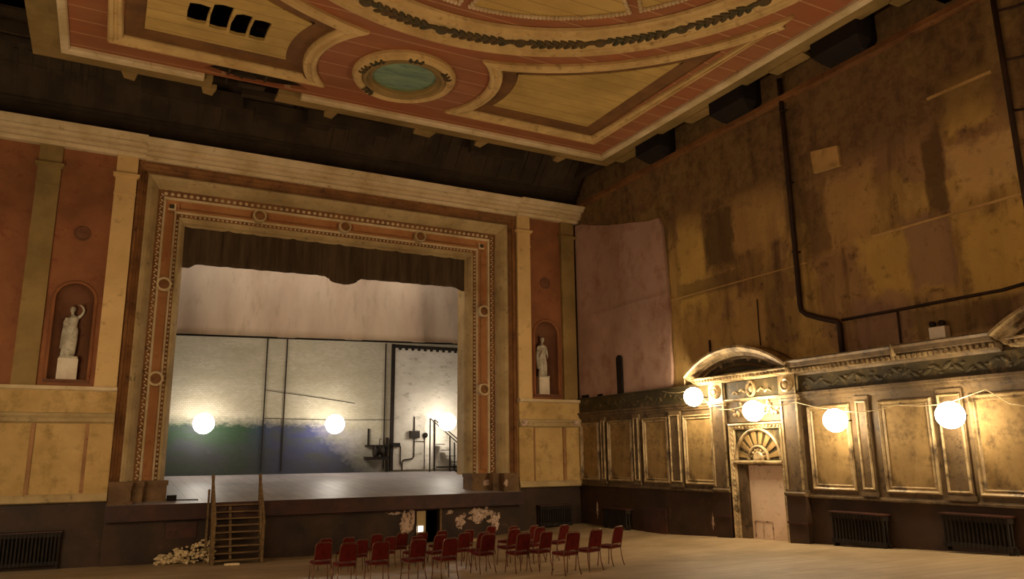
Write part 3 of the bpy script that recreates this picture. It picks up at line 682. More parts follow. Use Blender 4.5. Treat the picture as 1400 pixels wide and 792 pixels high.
# orange panels are bordered by thin lines, with medallions between
def medal(u, v):
    w0 = pr_w(1.23)
    m = MB(FP); m.lathe([(.27, -.3), (.27, .07), (.22, .1), (.19, .07), (.19, .02)], (u, v, w0+.14), 20, 2); o = m.build('medallion', 'cream', pa)
    m = MB(FP); m.lathe([(.19, .0), (.19, .04), (.12, .07), (.01, .1)], (u, v, w0+.12), 16, 2); m.build('boss', 'brown_paint', o)
kf = 1+pr_w(1.23)*-1/D
XM0, XM1, ZM = PX0+1.23, PX1-1.23, PZT-1.23
for x in (4.95, 8.5, 11.95): medal(x, ZM)
for x in (XM0, XM1):
    for z in (9.3, 5.7): medal(x, z)
for x in (XM0, XM1):
    m = MB(FP); w0 = pr_w(1.23); m.sweep([(x-.2, ZM-.2), (x-.2, ZM+.2), (x+.2, ZM+.2), (x+.2, ZM-.2)], [(0, w0), (0, w0+.06), (-.06, w0+.06), (-.06, w0)], closed=True); o = m.build('corner_block', 'cream', pa)
    B(FP, 'dark_square', 'frieze', (x-.17, x+.17, ZM-.17, ZM+.17, w0, w0+.03), parent=o)
# recessed lines bounding each orange panel
m = MB(FP); w0 = pr_w(1.23)
for x in (XM0, XM1):
    for a, b in ((2.2, 5.4), (6.0, 9.0), (9.6, ZM-.32)): m.sweep([(x-.12, a), (x-.12, b), (x+.12, b), (x+.12, a)], [(0, w0+.05), (.0, w0+.08), (.025, w0+.08), (.025, w0+.05)], closed=True)
xs = [XM0+.35, 4.62, 5.28, 8.17, 8.83, 11.62, 12.28, XM1-.35]
for i in range(0, 8, 2): m.sweep([(xs[i], ZM-.12), (xs[i], ZM+.12), (xs[i+1], ZM+.12), (xs[i+1], ZM-.12)], [(0, w0+.05), (0, w0+.08), (.025, w0+.08), (.025, w0+.05)], closed=True)
m.build('panel_lines', 'brown_paint', pa)
# plinths
for s_, x0 in ((1, PX0), (-1, PX1)):
    m = MB(FP); q = lambda a: x0+s_*a
    for a, b, wo, z0, z1 in ((.02, .72, .16, 1.2, 1.95), (.36, 1.1, -.2, 1.2, 1.95), (.95, 1.9, -.62, 1.2, 1.95), (.0, .76, .2, 1.85, 2.02), (.36, 1.14, -.14, 1.85, 2.02), (.92, 1.94, -.56, 1.85, 2.02), (0, .78, .22, 1.2, 1.36), (.9, 1.94, -.54, 1.2, 1.36)):
        m.box(min(q(a), q(b)), max(q(a), q(b)), z0, z1, -1.6, wo)
    m.build('plinth', 'plinth', pa)
    if s_ < 0:
        for cx, rr in ((q(1.25), .2), (q(.66), .1)):
            mm = MB(FP); r = random.Random(int(cx*7)); mm.prism(noisy_poly(cx, 1.62, rr, .13, 12, .3, r), -.64 if rr > .15 else .1, -.58 if rr > .15 else .19); mm.build('chipped_plaster', 'plaster_white', pa)

# ================================================================== STAGE
SE = D-.42        # front edge of the stage boards
zs0, zsB = 1.24, 1.93
m = MB(); m.hexa([(-6, SE, .72), (24, SE, .72), (24, YB+.5, .72), (-6, YB+.5, .72), (-6, SE, zs0), (24, SE, zs0), (24, YB+.5, zsB+.03), (-6, YB+.5, zsB+.03)])
m.v = [(max(.35, min(16.42, v[0])) if v[1] < D else v[0], v[1], v[2]) for v in m.v]
stage_poly = None
m = MB()
def szl(y): return zs0+(zsB-zs0)*(y-SE)/(YB-SE)
def slab(x0, x1, y0, y1, t=.3):
    m.hexa([(x0, y0, szl(y0)-t), (x1, y0, szl(y0)-t), (x1, y1, szl(y1)-t), (x0, y1, szl(y1)-t), (x0, y0, szl(y0)), (x1, y0, szl(y0)), (x1, y1, szl(y1)), (x0, y1, szl(y1))])
slab(.35, 16.42, SE, D+1.5); slab(-6, 24, D+1.5, YB+.3)
struct(m.build('stage_floor', 'stage_floor'))
st = struct(B(world, 'stage_wall_back', 'back_wall', (-6, 24, YB, YB+.4, .5, 17)))
struct(B(world, 'stage_wall_left', 'stage_dark', (-6.4, -6, D+.9, YB+.4, .5, 17)))
struct(B(world, 'stage_wall_right', 'dock', (24, 24.4, D+.9, YB+.4, .5, 17)))
struct(B(world, 'stage_ceiling', 'stage_dark', (-6.4, 24.4, D+1.5, YB+.4, 16.6, 17)))
struct(B(world, 'stage_wall_front', 'stage_dark', (-6, PX0+.1, D+.92, D+1.6, .5, 17), (PX1-.1, 24, D+.92, D+1.6, .5, 17), (PX0, PX1, 13.9, 17, D+1.0, D+1.0) if False else (PX0, PX1, D+1.3, D+1.6, 12.6, 17)))
# fascia and the dark under-stage wall with its little doorway
struct(B(world, 'trim_12', 'dado_red', (.35, 16.42, SE-.03, SE+.1, .76, zs0-.06), (.35, 16.42, SE-.06, SE+.1, .7, .8), (.35, 16.42, SE-.07, SE+.02, zs0-.08, zs0+.0)))
OX0, OX1 = 12.0, 12.62
SW = SE+.3
us = struct(B(world, 'wall_under_stage', 'dado', (.35, OX0, SW, SW+.3, -1.6, zs0-.3), (OX1, 16.42, SW, SW+.3, -1.6, zs0-.3), (OX0, OX1, SW, SW+.3, .62, zs0-.3)))
# the gap in it: a dim passage lined with boards, holding a pale notice frame
struct(B(world, 'under_stage_passage', 'dark', (OX0-.9, OX0-.8, SW+.3, SW+2.5, -1.6, 1), (OX1+.5, OX1+.6, SW+.3, SW+2.5, -1.6, 1), (OX0-.9, OX1+.6, SW+2.5, SW+2.6, -1.6, 1), (OX0-.9, OX1+.6, SW+.3, SW+2.6, .85, .95), (OX0-.9, OX1+.6, SW+.3, SW+2.6, -.8, -.7)))
nb = empty('under_stage_notice', (11.78, SW-.02, -.2)); tag(nb, 'narrow grey door panel with a lit white square sign under the stage', 'notice board')
G = lambda u, v, w: (u-11.78, -w, v+.2)
B(G, 'panel', 'cream_grey', (11.6, 11.98, -.35, .6, 0, .04), parent=nb)
m = MB(G); m.sweep([(11.98, -.35), (11.98, .6), (11.6, .6), (11.6, -.35)], [(0, 0), (0, .07), (.05, .07), (.05, 0)], closed=True); m.build('frame', 'cream_grey', nb)
B(G, 'sign', 'notice', (11.6, 11.88, -.22, .02, .04, .06), parent=nb)
tag(B(world, 'timber_post', 'timber', (12.62, 12.7, SW-.06, SW, -.7, .7)), 'thin upright post right of the dark gap under the stage', 'post')
# peeling pale plaster on the under-stage wall
pp = [((11.2, .15, .28, .5), 'tall patch of pale exposed plaster left of the gap under the stage'),
      ((11.48, .35, .07, .42), 'slim strip of pale plaster right beside the grey panel under the stage'),
      ((14.45, .36, .55, .3), 'largest pale plaster patch under the right end of the stage'),
      ((13.55, .1, .22, .28), 'medium pale plaster patch right of the thin post'),
      ((15.15, .0, .2, .42), 'trailing pale plaster patch at the right end beneath the stage'),
      ((10.7, .55, .35, .05), 'thin pale streak high on the wall under the stage'),
      ((13.1, .5, .16, .08), 'small pale chip above the medium plaster patch')]
for k, ((cx, cz, rx, rz), l) in enumerate(pp):
    r = random.Random(k+3); m = MB()
    for q in range(1 if rx < .15 else 7):
        a = cx+(0 if q == 0 else r.uniform(-rx, rx)); b = cz+(0 if q == 0 else r.uniform(-rz, rz)); s_ = 1 if q == 0 else r.uniform(.12, .4)
        P = noisy_poly(a, b, rx*s_*.9, rz*s_*.9, 26, .36, r); n = len(P)
        m2 = MB(lambda u, v, w: (u, SW-w, v)); m2.prism(P, -.01, .012+.002*q); off = len(m.v); m.v += m2.v; m.f += [tuple(i+off for i in f) for f in m2.f]
    tag(m.build('peeling_plaster', 'plaster_white'), l, 'plaster', 'pale plaster patches under the stage')
tag(B(world, 'brick_patch', 'dado_red', (2.3, 3.3, SW-.05, SW, .05, .6)), 'dull red-brown square patch in the wall left of the wooden steps', 'patch')

# drapes
def cloth(name, mat, x0, x1, y, bottom, ztop, amp, freq, label, cat, n=160, thick=.03, seed=1):
    r = random.Random(seed); ph = [r.uniform(0, 6) for _ in range(4)]; m = MB(); rows = 12; vs = []
    for j in range(rows+1):
        for i in range(n+1):
            x = x0+(x1-x0)*i/n; zb = bottom(x); t = j/rows; z = zb+(ztop-zb)*t
            yy = y+amp*(math.sin(x*freq+ph[0]+.3*math.sin(z))+.6*math.sin(x*freq*1.73+ph[1]+z*.5)+.4*math.sin(x*freq*.41+ph[2]+z*.9))
            vs.append((x, yy, z))
    w = n+1; m.add(vs, [(j*w+i, j*w+i+1, (j+1)*w+i+1, (j+1)*w+i) for j in range(rows) for i in range(n)])
    o = m.build(name, mat, None, True, fix=False); s_ = o.modifiers.new('thickness', 'SOLIDIFY'); s_.thickness = thick
    return tag(o, label, cat)
cloth('canvas_drape', 'drape', 2.2, 16.5, 36.0, lambda x: 8.08+.025*(x-2.4), 13.2, .07, 2.1, 'wide off-white canvas drape hanging across the upper stage opening', 'drape', seed=4)
m = MB(); m.tube([(2.2, 35.98, 8.06), (16.5, 35.98, 8.42)], .045, 6); tag(m.build('hanging_bar', 'metal_dark'), 'long thin dark bar along the bottom edge of the canvas drape', 'bar')
def vb(x):
    z = 10.42
    z -= .17*sstep(2.75, 2.45, x)
    c = 8.72; d = abs(x-c)
    if d < .82: z -= .1*sstep(.82, .62, d)+.2*math.sqrt(max(0, 1-(d/.62)**2))*(d < .62)
    z -= .14*sstep(14.0, 14.4, x); return z+.01*(x-8)
cloth('valance', 'valance', 1.9, 14.9, D+1.62, vb, 12.9, .035, 7, 'dark brown valance with a small rounded drop in the middle of its lower edge', 'valance', n=300, seed=9)

# things on the back wall of the stage
def bp(x, z): return (x*KB, 2.8+(z-2.8)*KB)
def BX(name, mat, x0, x1, z0, z1, w0, w1, parent=None):
    (a, c), (b, d) = bp(x0, z0), bp(x1, z1); return B(onback, name, mat, (a, b, c, d, w0, w1), parent=parent)
dd = empty('dock_door', (27.0*KB, YB, zsB)); tag(dd, 'tall pale scenery dock door in the back wall of the stage', 'door')
GD = lambda u, v, w: (u-27.0*KB, -w, v-zsB)
def DX(name, mat, x0, x1, z0, z1, w0, w1, parent=dd):
    (a, c), (b, d) = bp(x0, z0), bp(x1, z1); return B(GD, name, mat, (a, b, c, d, w0, w1), parent=parent)
DX('door_leaf', 'dock', 27.2, 40.5, 1.4, 14.2, 0, .1)
DX('door_edge', 'metal_dark', 26.85, 27.2, 1.3, 14.6, 0, .14)
DX('track', 'metal_dark', 27.0, 40.5, 14.25, 14.55, .0, .22)
m = MB(GD)
for k in range(18):
    a, c = bp(27.6+k*.72, 14.22); m.box(a, a+.14, c-.12, c+.05, .1, .2)
m.build('roller', 'metal_dark', dd)
for x in (13.9, 15.83, 26.2):
    a, c = bp(x, 1.5); m = MB(onback); m.box(a-.025, a+.025, c, 9.2, 0, .06)
    tag(m.build('wall_batten', 'metal_dark'), {13.9: 'thin dark vertical batten on the stage back wall, leftmost', 15.83: 'second thin dark batten on the stage back wall', 26.2: 'thin batten beside the dock door frame'}[x], 'batten')
m = MB(onback); a, c = bp(5, 6.5)
m.tube([(13.9*KB, 4.82, .05), (21*KB, 4.78, .05), (26*KB, 4.82, .05), (31*KB, 4.85, .05), (36*KB, 4.85, .05)], .018, 5)
tag(m.build('wall_cable', 'wire'), 'thin dark cable strung along the stage back wall through the lamps', 'cable')
m = MB(onback); m.tube([(13.9*KB, 6.3, .04), (18*KB, 6.05, .04), (23*KB, 5.7, .04)], .014, 5)
tag(m.build('wall_cable', 'wire'), 'faint slanting cable across the middle of the stage back wall', 'cable')
# winch on its bracket
wn = empty('wall_winch', (25.5*KB, YB, 3.2)); tag(wn, 'dark hand winch on a shelf bracket low on the stage back wall', 'winch')
GW = lambda u, v, w: (u-25.5*KB, -w, v-3.2)
def WX(name, x0, x1, z0, z1, w0, w1, mat='metal_dark'):
    (a, c), (b, d) = bp(x0, z0), bp(x1, z1); return B(GW, name, mat, (a, b, c, d, w0, w1), parent=wn)
WX('shelf', 24.1, 26.6, 2.45, 2.75, 0, .45); WX('upper_bracket', 24.2, 26.6, 3.75, 3.95, 0, .35); WX('post', 26.45, 26.65, .9, 4.7, 0, .12); WX('post', 24.45, 24.6, 3.9, 5.6, 0, .08)
m = MB(GW); a, c = bp(25.5, 3.3); m.lathe([(.2, -.28), (.32, -.26), (.32, -.2), (.18, -.18), (.18, .18), (.32, .2), (.32, .26), (.2, .28)], (a, c, .3), 14, 0); m.build('drum', 'metal_dark', wn, True)
m = MB(GW); a, c = bp(25.6, 3.9); m.tube([(a, c, .3), (a, c+.35, .3), (a+.12, c+.35, .3)], .025, 6); m.build('crank_handle', 'metal_dark', wn)
# electrical boxes
eb = empty('fuse_box', (29.4*KB, YB, 3.8)); tag(eb, 'grey electrical box with a bent conduit to the stage floor', 'electrical box')
GE = lambda u, v, w: (u-29.4*KB, -w, v-3.8)
(a, c), (b, d) = bp(28.95, 4.65), bp(30.05, 5.4)
B(GE, 'box', 'metal_dark', (a, b, c, d, .1, .26), parent=eb)
m = MB(GE); P = [bp(29.5, 6.9), bp(29.5, 2.7), bp(29.3, 2.5), bp(28.4, 2.4), bp(28.2, 2.2), bp(28.2, 1.3)]; m.tube([(p[0], p[1], .14) for p in P], .035, 6); m.build('conduit', 'metal_dark', eb)
sb = empty('round_switch', (30.7*KB, YB, 4)); tag(sb, 'small round switch right of the grey electrical box', 'switch')
GS = lambda u, v, w: (u-30.7*KB, -w, v-4)
m = MB(GS); a, c = bp(30.75, 4.95); m.lathe([(.15, 0), (.15, .1), (.08, .13)], (a, c, .1), 14, 2); m.build('body', 'metal_dark', sb)
m = MB(GS); P = [bp(30.7, 4.8), bp(30.7, 1.4)]; m.tube([(p[0], p[1], .125) for p in P], .022, 6); P = [bp(29.5, 4.3), bp(30.7, 4.3)]; m.tube([(p[0], p[1], .125) for p in P], .022, 6); m.build('conduit', 'metal_dark', sb)
s2 = empty('socket_box', (27.5*KB, YB, 3.4)); tag(s2, 'low grey socket box beside the dock door edge', 'socket')
G2 = lambda u, v, w: (u-27.5*KB, -w, v-3.4)
(a, c), (b, d) = bp(27.1, 3.75), bp(27.9, 4.15); B(G2, 'box', 'metal_dark', (a, b, c, d, 0.1, .22), parent=s2)
m = MB(G2); P = [bp(27.9, 3.95), bp(28.0, 3.7), bp(28.0, 1.9)]; m.tube([(p[0], p[1], .13) for p in P], .03, 6); m.build('conduit', 'metal_dark', s2)
# small stair with rails
sr = empty('stage_stair', (33*KB, YB, zsB)); tag(sr, 'steep stair rail with posts at the right of the stage back wall', 'stair rail')
GR = lambda u, v, w: (u-33*KB, -w, v-zsB)
def rail(name, P, r=.035, w=.2):
    m = MB(GR); m.tube([(bp(*p)[0], bp(*p)[1], w) for p in P], r, 6); m.build(name, 'metal_dark', sr)
rail('post', [(31.0, .6), (31.0, 6.7)], .045, .55); rail('post', [(31.8, .6), (31.8, 6.6)], .045, .2)
rail('handrail', [(31.0, 6.7), (35.5, 3.1), (36.8, 3.1)], .035, .55); rail('handrail', [(31.8, 6.6), (35.9, 3.5)], .03, .2)
rail('post', [(33.3, .6), (33.3, 4.9)], .05, .55); rail('post', [(34.1, .6), (34.1, 4.2)], .035, .2); rail('post', [(35.3, .6), (35.3, 3.2)], .045, .55)
rail('lower_rail', [(31.8, 1.6), (37, 1.6)], .05, .5)
for k in range(7):
    (a, c) = bp(31.9+k*.62, 5.6-k*.62); B(GR, 'tread', 'metal_dark', (a, a+.3, c-.9, c-.86, .2, .9), parent=sr)
# things lying on the stage
bd = empty('dark_bundle', (18.35, YB-1.3, szl(YB-1.3))); tag(bd, 'small dark heap of gear at the foot of the stair rail on the stage', 'bundle')
m = MB(); m.ball((0, 0, .1), (.36, .26, .16)); m.ball((.3, .05, .1), (.24, .2, .13)); m.ball((-.18, -.05, .06), (.14, .14, .07)); m.build('cloth', 'dark', bd, True)
m = MB(); m.tube([(0, 0, .15), (.1, 0, .3), (.02, .02, .36)], .03, 6); m.build('strap', 'metal_dark', bd)
bd = empty('stage_speaker', (2.45, D+.55, szl(D+.55))); tag(bd, 'small black box on the stage edge beside the left jamb', 'box')
m = MB(); m.box(-.16, .16, -.1, .1, 0, .2); m.build('case', 'dark', bd); m = MB(); m.tube([(.1, 0, .03), (.5, .05, .02), (.9, -.05, .02)], .02, 5); m.build('lead', 'wire', bd)

# ---- wooden steps to the stage
stp = empty('stage_steps', (4.82, SE-.5, fl(4.8, SE-.5))); tag(stp, 'steep open wooden steps with handrails leading up to the stage', 'steps')
bz = stp.location.z
GT = lambda x, y, z: (x-4.82, y-(SE-.5), z-bz)
ys0, ys1, zt = SE-1.0, SE-.06, 1.22
x0, x1 = 3.72, 5.36
for x in (x0, x1):
    m = MB(GT); m.hexa([(x-.04, ys0, fl(x, ys0)-.0), (x+.04, ys0, fl(x, ys0)), (x+.04, ys0+.3, fl(x, ys0+.3)), (x-.04, ys0+.3, fl(x, ys0+.3)), (x-.04, ys1-.2, zt), (x+.04, ys1-.2, zt), (x+.04, ys1, zt), (x-.04, ys1, zt)]); m.build('stringer', 'timber', stp)
    m = MB(GT); m.tube([(x-.02, SE+.05, 2.17), (x+.04, ys0-.02, .5)], .05, 6); m.build('handrail', 'timber', stp)
    m = MB(GT); m.box(x-.045, x+.045, SE-.02, SE+.07, zs0-.02, 2.2); m.build('top_post', 'timber', stp)
    m = MB(GT); m.box(x-.045, x+.045, ys0-.07, ys0+.02, fl(x, ys0), .58); m.build('bottom_post', 'timber', stp)
    m = MB(GT); m.box(x-.16, x-.09, SE-.1, SE-.04, fl(x, SE), 1.7) if x < 4.5 else m.box(x+.09, x+.15, SE-.1, SE-.04, fl(x, SE), .95); m.build('brace', 'timber', stp)
N = 9; zb = fl(4.8, ys0)
for k in range(N):
    z = zb+(zt-zb)*(k+.75)/N; y = ys0+(ys1-ys0-.1)*(k+.2)/N
    m = MB(GT); m.box(x0+.04, x1-.04, y-.03, y+.2, z-.045, z); m.build('tread', 'timber', stp)
m = MB(GT); m.hexa([(4.3, ys0+.12, zb+.08), (4.38, ys0+.12, zb+.08), (4.38, ys0+.16, zb+.08), (4.3, ys0+.16, zb+.08), (4.3, ys1-.04, zt-.1), (4.38, ys1-.04, zt-.1), (4.38, ys1, zt-.1), (4.3, ys1, zt-.1)]); m.build('centre_brace', 'timber', stp)
# rubble heap left of the steps
m = MB(); r = random.Random(12)
for k in range(260):
    t = r.random(); x = 2.05+1.85*t; h = .2+.8*t**.8; y = SW-.05-abs(r.gauss(0, .2)); z = fl(x, y)+r.random()*h*(1-min(1, (SW-y)/.7)); q = r.uniform(.03, .085)
    m.ball((x, y-.06, z+q*.4), (q*r.uniform(.7, 1.6), q*r.uniform(.7, 1.3), q*r.uniform(.5, .9)), 6, 4)
tag(m.build('rubble', 'rubble'), 'heap of white rubble on the floor left of the wooden steps', 'rubble', kind='stuff')
m = MB(GT := (lambda x, y, z: (x, y, z))); m.hexa([(4.1, SE-1.2, fl(4.1, 29)), (4.6, SE-1.25, fl(4.6, 29)), (4.62, SE-1.1, fl(4.6, 29)), (4.12, SE-1.08, fl(4.1, 29)), (4.1, SE-1.2, fl(4.1, 29)+.06), (4.6, SE-1.25, fl(4.6, 29)+.06), (4.62, SE-1.1, fl(4.6, 29)+.06), (4.12, SE-1.08, fl(4.1, 29)+.06)])
tag(m.build('loose_board', 'rubble'), 'short pale board lying at the foot of the wooden steps', 'board')
for x, y, l in ((15.6, 29.3, 'small white plaster scraps on the floor under the right end of the stage'), (13.9, 29.5, 'small white plaster scraps on the floor behind the middle chairs')):
    m = MB(); r = random.Random(int(x*3))
    for k in range(16):
        q = r.uniform(.03, .08); a, b = x+r.uniform(-.3, .3), y+r.uniform(-.15, .15); m.ball((a, b, fl(a, b)+q*.3), (q*1.4, q, q*.5), 6, 4)
    tag(m.build('rubble', 'rubble'), l, 'rubble', kind='stuff')

# ================================================================== STATUES
def statue(name, loc, pose, label):
    root = empty(name, loc); tag(root, label, 'statue', 'statues in the niches')
    m = MB()
    # local frame: z up, the statue looks along -y; 1.85 tall, feet at z = 0
    r = random.Random(5)
    def robe(cx0, cx1, z0, z1, prof, sy=.75, folds=9, amp=.03):
        n = 36; vs = []; k = len(prof)
        for i, (t, rad) in enumerate(prof):
            z = z0+(z1-z0)*t; cx = cx0+(cx1-cx0)*t
            for j in range(n):
                q = 2*PI*j/n; rr = rad+amp*(1-t)*math.sin(q*folds+i*.4)+amp*.4*math.sin(q*5+2)
                vs.append((cx+rr*math.cos(q), rr*sy*math.sin(q), z))
        fs = [(i*n+j, i*n+(j+1) % n, (i+1)*n+(j+1) % n, (i+1)*n+j) for i in range(k-1) for j in range(n)]+[tuple(range(n)), tuple((k-1)*n+j for j in reversed(range(n)))]
        m.add(vs, fs)
    if pose == 'raised':
        lean = .1
        robe(-.06, .0, 0, 1.1, [(0, .2), (.1, .215), (.35, .2), (.6, .185), (.8, .19), (.93, .185), (1, .15)])
        m.tube([(0, 0, 1.0), (.01, 0, 1.2), (.02, 0, 1.38), (.0, 0, 1.47)], [.15, .165, .175, .09], 14)      # torso
        m.tube([(0, 0, 1.42), (-.02, -.01, 1.6)], .055, 10)
        m.ball((-.03, -.02, 1.69), (.085, .1, .12), 14, 10); m.ball((-.035, -.12, 1.68), (.018, .03, .025)); m.ball((-.02, .04, 1.72), (.1, .1, .11), 12, 8)
        # left arm lifted over the head, elbow out
        m.tube([(.15, 0, 1.4), (.27, -.02, 1.52), (.33, -.03, 1.66)], [.06, .052, .045], 10)
        m.tube([(.33, -.03, 1.66), (.28, -.04, 1.8), (.2, -.05, 1.86)], [.045, .038, .03], 10)
        for q in range(4): m.tube([(.2, -.05, 1.86), (.15-.005*q, -.05+.018*q, 1.875), (.1-.004*q, -.05+.018*q, 1.86)], [.014, .012, .008], 6)
        m.tube([(.19, -.06, 1.85), (.17, -.09, 1.84)], [.012, .008], 6)
        # other arm gathers the cloth at the hip
        m.tube([(-.17, 0, 1.39), (-.24, .0, 1.2), (-.21, -.06, 1.05), (-.13, -.13, 1.0)], [.058, .05, .042, .03], 10)
        for q in range(4): m.tube([(-.13, -.13, 1.0), (-.09, -.165, .98-.015*q), (-.06, -.165, .965-.015*q)], [.014, .012, .008], 6)
        m.tube([(-.16, .06, 1.3), (-.2, .08, .8), (-.2, .06, .3)], [.1, .11, .12], 10)
        m.tube([(.14, -.02, 1.0), (.12, -.06, .6), (.09, -.1, .1)], [.08, .1, .1], 10)
    else:
        robe(0, .0, 0, 1.2, [(0, .2), (.1, .2), (.35, .17), (.6, .175), (.8, .195), (.93, .19), (1, .16)], folds=11)
        m.tube([(0, 0, 1.1), (.0, 0, 1.25), (.0, 0, 1.42), (.0, 0, 1.5)], [.16, .17, .18, .09], 14)
        m.tube([(0, 0, 1.45), (.02, -.01, 1.62)], .055, 10)
        m.ball((.03, -.02, 1.72), (.085, .1, .12), 14, 10); m.ball((.03, -.12, 1.71), (.018, .03, .025)); m.ball((.03, .03, 1.76), (.1, .1, .1), 12, 8)
        m.tube([(.17, 0, 1.42), (.25, 0, 1.2), (.29, -.03, .98), (.27, -.06, .9)], [.06, .052, .042, .03], 10)
        for q in range(4): m.tube([(.27, -.06, .9), (.275-.012*q, -.075, .84), (.27-.012*q, -.09, .79)], [.014, .012, .008], 6)
        m.tube([(-.17, 0, 1.42), (-.25, -.02, 1.25), (-.19, -.14, 1.16), (-.08, -.18, 1.2)], [.06, .052, .042, .03], 10)
        for q in range(4): m.tube([(-.08, -.18, 1.2), (-.04, -.2, 1.22-.018*q), (-.01, -.19, 1.22-.018*q)], [.014, .012, .008], 6)
        m.tube([(.1, -.15, 1.38), (-.05, -.19, 1.1), (-.18, -.12, .85)], [.05, .07, .06], 10)
        m.tube([(-.18, .03, 1.35), (-.24, .04, .9), (-.2, -.02, .35)], [.07, .09, .1], 10)
        m.tube([(.06, -.1, 1.0), (.08, -.16, .5), (.1, -.13, .05)], [.08, .09, .08], 10)
    o = m.build('figure', 'statue', root, True)
    md = o.modifiers.new('remesh', 'REMESH'); md.mode = 'VOXEL'; md.voxel_size = .02; md.use_smooth_shade = True
    sm_ = o.modifiers.new('smooth', 'SMOOTH'); sm_.factor = .5; sm_.iterations = 3
    B(world, 'base_slab', 'statue', (-.28, .28, -.22, .22, -.06, .01), parent=root)
def pedestal(x, z1, w, label):
    root = empty('pedestal', (x, D+.42, NZ0)); tag(root, label, 'pedestal', 'white blocks under the statues')
    B(world, 'block', 'pedestal', (-w/2, w/2, -.24, .24, .0, z1-NZ0-.0), parent=root, bevel=.01)
    B(world, 'front_plate', 'pedestal', (-w/2+.05, w/2-.05, -.255, -.24, .06, z1-NZ0-.06), parent=root)
pedestal(NL-.02, 6.25, .62, 'white square block under the statue with a raised arm, left niche')
pedestal(NR-.06, 6.3, .54, 'white square block under the robed statue, right niche')
statue('draped_statue', (NL-.02, D+.42, 6.31), 'raised', 'pale draped statue with one arm raised over its head, left niche')
statue('robed_statue', (NR-.04, D+.42, 6.36), 'robed', 'pale robed standing statue with a hand across its chest, right niche')

# ================================================================== CEILING
CX, CY = 8.07, 11.58
OCY = 22.95
X0, X1, Y1 = -.93, 17.06, 24.8     # outer edge of the spandrel panels
Y0 = CY-(Y1-CY)
EX0, EX1, EY1 = -1.95, 18.05, 25.8
EY0 = 2*CY-EY1
def onbig(r, t): return (CX+r*math.cos(t), CY+r*math.sin(t))
def spandrel(q, sx=1, sy=1):
    """outline inset by q: straight sides, an arc about the rose, an arc about the great circle"""
    xr, yt = X1-q, Y1-q; ro = 2.92+q; R = 9.36+q
    pts = []
    # start where the rose arc meets the top side
    dy = yt-OCY; a0 = math.atan2(dy, math.sqrt(max(ro*ro-dy*dy, 0)))
    # intersection of rose arc and great circle arc
    d = OCY-CY; yy = (R*R-ro*ro+d*d)/(2*d); xx = math.sqrt(max(R*R-yy*yy, 0)); a1 = math.atan2(CY+yy-OCY, xx)
    for i in range(13):
        a = a1+(a0-a1)*i/12; pts.append((CX+ro*math.cos(a), OCY+ro*math.sin(a)))
    pts.append((xr, yt))
    dx = xr-CX; t1 = math.acos(min(1, dx/R)); t0 = math.atan2(yy, xx)
    for i in range(22):
        t = t1+(t0-t1)*i/22; pts.append((CX+R*math.cos(t), CY+R*math.sin(t)))
    # pts runs rose arc (inner->outer), corner, great arc back
    return [(CX+(p[0]-CX)*sx, CY+(p[1]-CY)*sy) for p in pts]
def rot(l, flip): return l[::-1] if flip else l
SP = [(1, 1), (-1, 1), (1, -1), (-1, -1)]
hole_sp = [spandrel(.42, a, b) for a, b in SP]
# ragged break in the ceiling border, where light shows nothing but the roof void
rg = [(1.9, 25.35), (2.3, 25.0), (2.9, 24.9), (3.5, 24.86), (4.0, 24.95), (4.35, 25.05), (4.9, 25.1), (5.4, 25.45), (4.8, 25.6), (4.2, 25.72), (3.8, 25.68), (3.2, 25.75), (2.7, 25.66), (2.2, 25.5)]
rose_hole = arc(CX, OCY, 1.1, 0, 345, 23); rose_hole2 = arc(CX, 2*CY-OCY, 1.1, 0, 345, 23)
m = MB(onceil)
m.prism([(EX0, EY0), (EX1, EY0), (EX1, EY1), (EX0, EY1)], -.12, 0, holes=hole_sp+[rose_hole, rose_hole2, rg])
ce = struct(m.build('ceiling', 'ceil_terra'))
